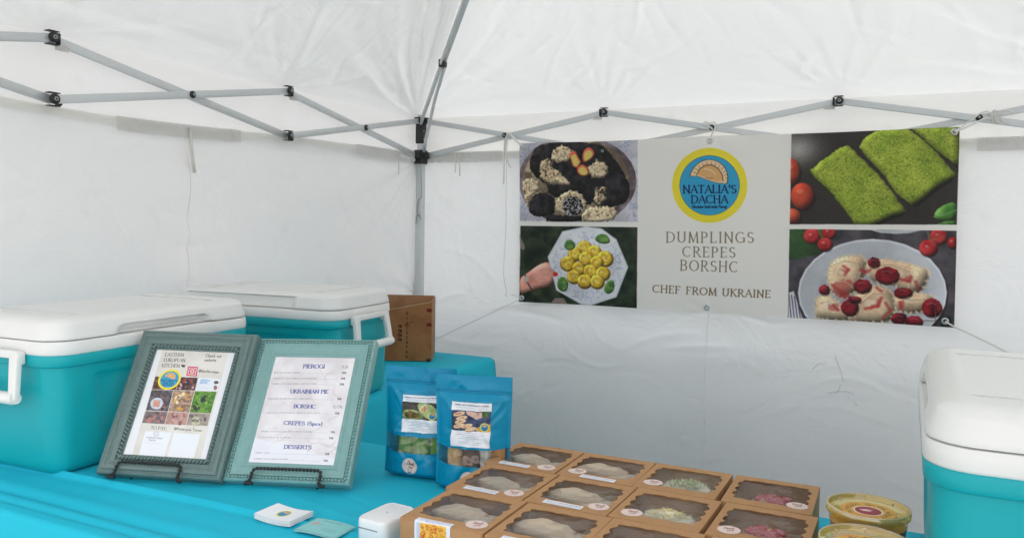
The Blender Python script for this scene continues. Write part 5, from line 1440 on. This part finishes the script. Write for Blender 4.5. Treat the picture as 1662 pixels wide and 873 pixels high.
# ================================================================== kraft window boxes
kraft = mat('kraft_board', (.44, .245, .115), .78, var=.07, vscale=30, bump=.25, bscale=500, spec=.3, dirt=((.36, .19, .085), 25, .58, .35))
kraft_in = mat('kraft_inside', (.34, .19, .09), .85, var=.1)
BW, BD, BH = .1560, .170, .076
M['bfilm'] = film('box_film', (.96, .965, .97), .87, .06, .035)
M['strip'] = print_mat('strip_print', paint_strip(), .5, .4); M['boxlabel'] = print_mat('box_label_print', paint_boxlabel(), .5, .4)
def make_kraft(label):
    t = thing('kraft_box', label, 'food box', group='kraft window boxes on the front table')
    b = MB(); hw, hd = BW / 2, BD / 2; e = .0008
    for (x0, y0, x1, y1) in ((-hw, -hd, hw, -hd), (hw, -hd, hw, hd), (hw, hd, -hw, hd), (-hw, hd, -hw, -hd)):
        b.add([(x0, y0, 0), (x1, y1, 0), (x1, y1, BH - .0008), (x0, y0, BH - .0008)], [(0, 1, 2, 3)])
    b.add([(-hw, -hd, .0006), (hw, -hd, .0006), (hw, hd, .0006), (-hw, hd, .0006)], [(0, 1, 2, 3)])
    b.build('carton', kraft, t)
    MB().box((0, -hd - .0006, BH * .52), (BW - .006, .0011, BH * .92), bev=.0004, seg=1).build('front_flap', kraft, t)
    # lid with a scalloped window
    n = 144; out = []; inn = []
    ox, oy = .0675, .0580
    for k in range(n):
        a = 2 * math.pi * k / n; c, s = math.cos(a), math.sin(a)
        m_ = max(abs(c) / hw, abs(s) / hd); out.append((c / m_, s / m_))
        q = (abs(c / ox) ** 7 + abs(s / oy) ** 7) ** (-1 / 7)
        px_, py_ = c * q, s * q
        if abs(px_) > ox * .93: px_ += math.copysign(.0062 * abs(math.cos(py_ / oy * math.pi * 1.9)), px_) - math.copysign(.0062, px_)
        else: py_ += math.copysign(.0030 * abs(math.cos(px_ / ox * math.pi * 2.2)), py_)
        inn.append((px_, py_ + .004))
    b = MB(); r0 = [(x * .999, y * .999, BH - .0022) for x, y in out]; r1 = [(x, y, BH) for x, y in out]; r2 = [(x, y, BH) for x, y in inn]; r3 = [(x, y, BH - .0012) for x, y in inn]
    r15 = [(x * .994, y * .994, BH + .0006) for x, y in out]; r16 = [((x * .3 + u * .7), (y * .3 + w * .7), BH + .0006) for (x, y), (u, w) in zip(out, inn)]
    b.rings([r0, r1, r15, r16, [(x, y, BH + .0004) for x, y in inn], r3], True, smooth=False)
    b.rings([r3, [(x, y, BH - .0012) for x, y in [(u * .997, w * .997) for u, w in out]]], True, smooth=False)
    b.build('lid', kraft, t)
    g = np.zeros((14, 14, 3)); 
    for j in range(14):
        for i in range(14): g[j, i] = ((i / 13 - .5) * .146, (j / 13 - .5) * .130 + .004, BH - .0022 + .0009 * math.sin(i * .8 + 1) * math.sin(j * .7))
    grid(g).build('window', M['bfilm'], t)
    return t
def disc(x, y, z, r, rot, name, m, par, n=28, sx=1):
    b = MB(); vs = [(x, y, z)] + [(x + r * sx * math.cos(2 * math.pi * k / n), y + r * math.sin(2 * math.pi * k / n), z) for k in range(n)]
    b.add(vs, [(0, 1 + k, 1 + (k + 1) % n) for k in range(n)])
    b.uv = [(.5, .5)] + [(.5 + .5 * math.cos(2 * math.pi * k / n + rot), .5 + .5 * math.sin(2 * math.pi * k / n + rot)) for k in range(n)]
    return b.build(name, m, par)
rowname = ['back row', 'middle row', 'front row']
colname = ['leftmost', 'second from left', 'third from left', 'rightmost']
what = ['pale wrapped pastries', 'a pale folded pancake', 'grated cheese topping', 'red cherry dessert']
kb = {}
kraft0 = None
rj = random.Random(12)
XS = [1.541, 1.701, 1.859, 2.024]; YS = [-1.936, -2.109, -2.282]
rot_x = []
for ci in range(4):
    for ri in range(3):
        lab = 'kraft window box with %s, %s in the %s' % (what[ci], colname[ci], rowname[ri])
        lo = (XS[ci] + .012 * ri + rj.uniform(-.001, .001), YS[ri] - .0015 * ci * 0 + rj.uniform(-.0015, .0015), TT + .002); ro = (0, 0, rj.uniform(-.016, .016))
        if kraft0 is None: kraft0 = make_kraft(lab); kraft0.location = lo; kraft0.rotation_euler = ro; kb[ci, ri] = kraft0
        else: kb[ci, ri] = dup(kraft0, lo, ro, lab)
ST = {(0, 0): (.050, -.060), (0, 1): (.050, -.057), (0, 2): (.052, -.056), (1, 0): (-.046, -.050), (1, 1): (.052, -.050), (1, 2): (.050, -.057), (2, 0): (-.048, -.046), (2, 1): (-.046, -.052), (3, 0): (.050, -.050), (3, 1): (-.046, -.050), (2, 2): (-.05, -.05), (3, 2): (.05, -.05)}
for k, (x, y) in ST.items():
    disc(x, y, BH + .0012, .0180, rj.uniform(-.25, .15), 'sticker', M['sticker'], kb[k], sx=1.05)
for k, x0, x1, yc in (((0, 0), -.050, .018, -.0715), ((0, 1), -.046, .024, -.070), ((1, 0), -.030, .042, -.0745), ((1, 1), -.045, .030, -.0700)):
    g = grid(np.array([[(x0, yc - .009, BH + .0013), (x1, yc - .011, BH + .0013)], [(x0, yc + .009, BH + .0013), (x1, yc + .007, BH + .0013)]])); g.build('label', M['strip'], kb[k])
for k, x0, x1 in (((0, 2), -.048, .020), ((1, 2), -.050, .020)):
    yc = -BD / 2
    pts = [(yc + .012, BH + .0013), (yc - .0005, BH + .0013), (yc - .0022, BH - .001), (yc - .0024, BH - .07)]
    ds = [0]; 
    for a, b_ in zip(pts[:-1], pts[1:]): ds.append(ds[-1] + math.hypot(a[0] - b_[0], a[1] - b_[1]))
    b = MB(); b.add([(x, y, z) for y, z in pts for x in (x0, x1)], [(2 * i, 2 * i + 2, 2 * i + 3, 2 * i + 1) for i in range(3)])
    b.uv = [(u, 1 - d / ds[-1]) for d in ds for u in (0, 1)]
    b.build('label', M['boxlabel'], kb[k])

# ---- what is in the boxes
dough = mat('pale_dough', (.52, .42, .31), .55, var=.12, vscale=40, bump=.3, bscale=120, sss=.15)
wrap = mat('greaseproof_paper', (.42, .36, .27), .5, var=.08, vscale=30, bump=.3, bscale=60)
crumb = mat('crumb', (.46, .26, .14), .85, var=.35, vscale=220, bump=.8, bscale=200)
cherry = mat('cherry_glaze', (.42, .02, .05), .18, var=.4, vscale=60, bump=.3, bscale=90, coat=.6)
cheese = mat('grated_cheese', (.80, .78, .66), .6, var=.12, vscale=50)
cheese_y = mat('yellow_cheese', (.72, .58, .22), .6, var=.15, vscale=50)
herb = mat('chopped_herb', (.28, .34, .10), .7, var=.3)
def blob(b, c, sx, sy, sz, seed, nu=26, nv=14, amp=.18, frq=3.0):
    vs = []; fs = []
    for j in range(nv + 1):
        v = j / nv * math.pi / 2
        for i in range(nu):
            a = 2 * math.pi * i / nu
            r = math.cos(v); x, y, z = r * math.cos(a), r * math.sin(a), math.sin(v) ** .5
            k = 1 + amp * (float(fbm(np.array([x * frq + seed]), np.array([y * frq + z * 2]), seed, 3)[0]) - .5) * 2
            vs.append((c[0] + x * sx * k, c[1] + y * sy * k, c[2] + z * sz * k))
    for j in range(nv):
        for i in range(nu): fs.append((j * nu + i, j * nu + (i + 1) % nu, (j + 1) * nu + (i + 1) % nu, (j + 1) * nu + i))
    b.add(vs, fs, True)
def in_box(k, name, label, cat, group=None):
    t = thing(name, label, cat, kb[k].location, kb[k].rotation_euler.z, group)
    t.location.z = TT + .0035
    return t
def dumpling(parent_loc, x, y, z, r, ang, tilt, seed, label, m=dough):
    b = MB(); q = MB(); blob(q, (0, 0, 0), r, r * .66, r * .36, seed * 7 + int(x * 1e3), amp=.10, frq=5)
    for i, v in enumerate(q.v):                            # flat along the fold, pleated along the round edge
        X, Y, Z = v
        if Y < 0: Y *= .45
        else: Z *= 1 + .10 * math.sin(math.atan2(Y, X) * 22) * min(1, Y / r * 1.6)
        q.v[i] = (X, Y, Z)
    b = q
    o = b.build('dumpling', m); o.location = Vector(parent_loc) + Vector((x, y, z)); o.rotation_euler = (tilt, 0, ang)
    return tag(o, label, 'dumpling', 'pale pastries inside the kraft boxes')
for k in ((0, 0), (0, 1), (0, 2), (1, 0), (1, 1), (1, 2)):
    L0 = kb[k].location; R = random.Random(k[0] * 7 + k[1] + 3)
    scale_ = 1.12; spot = 'the %s %s kraft box' % (colname[k[0]], rowname[k[1]])
    dumpling(L0, -.014, .004, .054, .052 + (k[0] * .006), R.uniform(-.5, .5), .10, 1, 'pale pastry at the left inside %s' % spot)
    dumpling(L0, .034, -.012, .050, .048, R.uniform(.6, 1.6), -.1, 2, 'pale pastry at the right inside %s' % spot)
    # crumpled greaseproof paper
    P = np.zeros((22, 22, 3)); sd_ = k[0] * 5 + k[1]
    for j in range(22):
        for i in range(22):
            u, v = i / 21, j / 21; e = max(abs(u - .5), abs(v - .5)) * 2
            P[j, i] = ((u - .5) * .138, (v - .5) * .148, .004 + .040 * e ** 5 * (.4 + float(fbm(np.array([u * 5]), np.array([v * 5]), sd_)[0])) + .012 * float(fbm(np.array([u * 7]), np.array([v * 7]), sd_ + 3)[0]))
    P[..., 2] = np.minimum(P[..., 2], BH - .008)
    o = grid(P).build('greaseproof_paper', wrap); o.location = L0
    tag(o, 'crumpled greaseproof paper lining %s' % spot, 'paper', 'paper linings in the kraft boxes')
for k, mm in (((2, 0), herb), ((2, 1), cheese_y)):
    t = in_box(k, 'cheese_topped_dish', ('dish under white and green grated topping in the back row kraft box', 'dish under white and yellow grated topping in the middle row kraft box')[k[1]], 'food', 'grated cheese dishes')
    b = MB(); blob(b, (.006, .0 - .012 * k[1], .004), .060, .050, .065, 5 + k[1], amp=.1); b.build('mound', cheese, t)
    R = random.Random(5 + k[1])
    for nm, m_, cnt, sp in (('cheese_shreds', cheese, 900, 1.0), ('coloured_shreds', mm, 170, .6)):
        b = MB()
        for _ in range(cnt):
            a, rr_ = R.uniform(0, 6.283), R.random() ** .5 * sp; x, y = rr_ * math.cos(a), rr_ * math.sin(a)
            z = .064 * max(.0, 1 - (rr_ * .97) ** 2) ** .25 + R.uniform(-.001, .004) + (.002 if m_ is mm else 0)
            d = Vector((R.uniform(-1, 1), R.uniform(-1, 1), R.uniform(-.5, .6))).normalized() * R.uniform(.003, .008)
            c = Vector((.006 + x * .058, -.012 * k[1] + y * .050, .004 + z)); w = Vector((-d.y, d.x, 0)).normalized() * .0006; hh_ = Vector((0, 0, .0006))
            b.add([c - d - w, c - d + w, c - d + hh_, c + d - w, c + d + w, c + d + hh_], [(0, 1, 4, 3), (1, 2, 5, 4), (2, 0, 3, 5), (0, 2, 1), (3, 4, 5)])
        tag(b.build(nm, m_, t), kind='stuff')
for k in ((3, 0), (3, 1), (3, 2)):
    t = in_box(k, 'cherry_crumble', 'crumb topped dessert with red cherries in the %s right kraft box' % ('back', 'middle', 'front')[k[1]], 'dessert', 'cherry desserts')
    b = MB(); blob(b, (.004, -.004, .003), .059, .053, .061, 9 + k[1], amp=.16, frq=6); b.build('crumb_base', crumb, t)
    R = random.Random(3 + k[1]); b = MB()
    for _ in range(420):
        a, rr_ = R.uniform(0, 6.283), R.random() ** .5; x, y = rr_ * math.cos(a), rr_ * math.sin(a); q = R.uniform(.0008, .002)
        b.sphere((.004 + x * .057, -.004 + y * .051, .006 + .058 * max(0, 1 - rr_ * rr_ * .97) ** .25 + .001), q, 4, 2)
    tag(b.build('crumbs', crumb, t), kind='stuff')
    for x, y, s in ((-.012, -.004, .020), (.010, -.012, .021), (.022, .004, .016), (-.002, .010, .017)):
        b = MB(); blob(b, (x, y, .059), s * .85, s * .60, .011, int(s * 1e4), amp=.25, frq=4); b.build('cherry', cherry, t)
t = in_box((2, 2), 'pastry_slab', 'dark browned pastry inside the front kraft box third from left', 'food')
b = MB(); blob(b, (0, 0, .004), .055, .05, .058, 31, amp=.12); b.build('crust', roll_b, t)

# ================================================================== soup tubs
M['tub'] = film('tub_plastic', (.94, .90, .84), .86, .10, .05)
M['lidp'] = film('oily_lid_plastic', (.92, .72, .20), .56, .14, .24)
soup = mat('borsch', (.26, .05, .015), .25, var=.9, vscale=60, coat=.3)
soup_t = mat('borsch_surface', (.60, .36, .03), .3, var=.6, vscale=30, coat=.4)
M['tub_a'] = print_mat('tub_label_meat', paint_tub('BORSHC WITH MEAT'), .45, .4); M['tub_b'] = print_mat('tub_label_plain', paint_tub('BORSHC'), .45, .4)
def tub(label, loc, rz, lab):
    t = thing('soup_tub', label, 'food tub', loc, rz, 'soup tubs')
    MB().lathe([(0, .002), (.043, .002), (.046, .006), (.0545, .120), (.0555, .1205), (.0555, .128), (.0565, .130)], 56).build('tub', M['tub'], t)
    MB().lathe([(0, .004), (.0425, .004), (.0455, .008), (.0538, .118), (.0, .1185)], 40).build('soup', soup, t)
    MB().lathe([(0, .1205), (.0538, .1205)], 40).build('soup_surface', soup_t, t)
    MB().lathe([(.0585, .1352), (.0598, .1355), (.0603, .141), (.0597, .1455), (.0582, .1462), (.0566, .1450), (.0555, .1405), (.0530, .1385), (.0505, .1388), (.0490, .1372), (.0, .1372)], 64).build('lid', M['lidp'], t)
    MB().lathe([(.0597, .1452), (.0590, .1468), (.0578, .1462)], 64).build('lid_rim', M['rimp'], t)
    b = MB()
    for k in range(8):
        a = 2 * math.pi * (k + .3) / 8
        b.box((.0535 * math.cos(a), .0535 * math.sin(a), .1400), (.005, .0012, .003), Matrix.Rotation(a, 3, 'Z'))
    tag(b.build('lid_ribs', M['rimp'], t), kind='stuff')
    disc(0, 0, .1380, .0395, 0, 'label', lab, t, 40)
    return t
M['rimp'] = film('rim_plastic', (.93, .91, .80), .45, .10, .30)
tub('round soup tub with oily yellow lid against the back wall, maroon centred label', (2.194, -2.142, TT + .003), -.12, M['tub_a'])
tub('round soup tub with oily yellow lid cut by the bottom edge of photo', (2.196, -2.294, TT + .003), -.2, M['tub_b'])

# ================================================================== cards and card reader
M['card_a'] = print_mat('card_print', paint_card(0), .4, .5); M['card_b'] = print_mat('teal_card_print', paint_card(1), .4, .5)
paper = mat('card_stock', (.78, .79, .80), .5, var=.02); teal_paper = mat('teal_card_stock', (.30, .55, .55), .5, var=.03)
def stack(name, label, loc, rz, n, edge, face, bend, th=.0009):
    t = thing(name, label, 'cards', loc, rz); w, d = .0885, .0635; R = random.Random(n)
    for k in range(n):
        P = np.zeros((2, 9, 3)); dx, dy, dr = R.uniform(-.0012, .0012), R.uniform(-.0012, .0012), R.uniform(-.012, .012)
        z = k * th; b = MB(); vs = []
        for zz in (z, z + th * .8):
            for j in (0, 1):
                for i in range(9):
                    u = i / 8 - .5; x, y = u * w, (j - .5) * d; vs.append((x * math.cos(dr) - y * math.sin(dr) + dx, x * math.sin(dr) + y * math.cos(dr) + dy, zz + bend * (4 * u * u if bend > 0 else (4 * u * u - 1)) ))
        fs = []
        for i in range(8): fs += [(i, i + 9, i + 10, i + 1), (18 + i, 19 + i, 28 + i, 27 + i), (i, i + 1, i + 19, i + 18), (i + 9, i + 27, i + 28, i + 10)]
        fs += [(0, 18, 27, 9), (8, 17, 35, 26)]
        b.add(vs, fs, True); o = b.build('card', edge, t); autosmooth(o, 30)
        if k == n - 1:
            g = np.array([[vs[18 + i] for i in range(9)], [vs[27 + i] for i in range(9)]]) + np.array([0, 0, .0004]); grid(g).build('printed_face', face, t)
    return t
stack('business_card_stack', 'stack of white business cards with small round emblem on the turquoise cloth', (1.183, -2.308, TT + .0015), math.radians(-1), 11, paper, M['card_a'], .0035)
stack('business_card_stack', 'thin stack of pale teal printed cards beside the white card stack', (1.290, -2.318, TT + .0035), math.radians(0), 4, teal_paper, M['card_b'], -.0026)
cr = thing('card_reader', 'small white square card reader with rounded edges beside the kraft boxes', 'card reader', (1.4135, -2.298, TT + .0015), math.radians(-4))
wp = mat('reader_plastic', (.80, .80, .81), .3, var=.01)
b = MB(); W2, D2, H2 = .066, .098, .050
b.rings([rrect(W2 - .006, D2 - .006, .014, 0, 8), rrect(W2, D2, .016, .003, 8), rrect(W2, D2, .016, H2 - .006, 8), rrect(W2 - .0018, D2 - .0018, .0155, H2 - .0025, 8), rrect(W2 - .006, D2 - .006, .014, H2, 8), rrect(W2 - .009, D2 - .009, .013, H2, 8), rrect(W2 - .0096, D2 - .0096, .013, H2 - .0006, 8), rrect(W2 - .012, D2 - .012, .012, H2 - .0003, 8)], True, cap0=True, cap1=True)
autosmooth(b.build('body', wp, cr), 50)
MB().box((-.004, -D2 / 2 - .0001, H2 - .016), (.044, .0010, .0024), bev=.0004, seg=1).build('card_slot', M['bolt'], cr)
MB().lathe([(.0, .0002), (.0028, .0002), (.003, 0)], 16, (0, 0, H2 - .0003)).build('logo_dot', mat('grey_print', (.55, .55, .57), .5), cr)
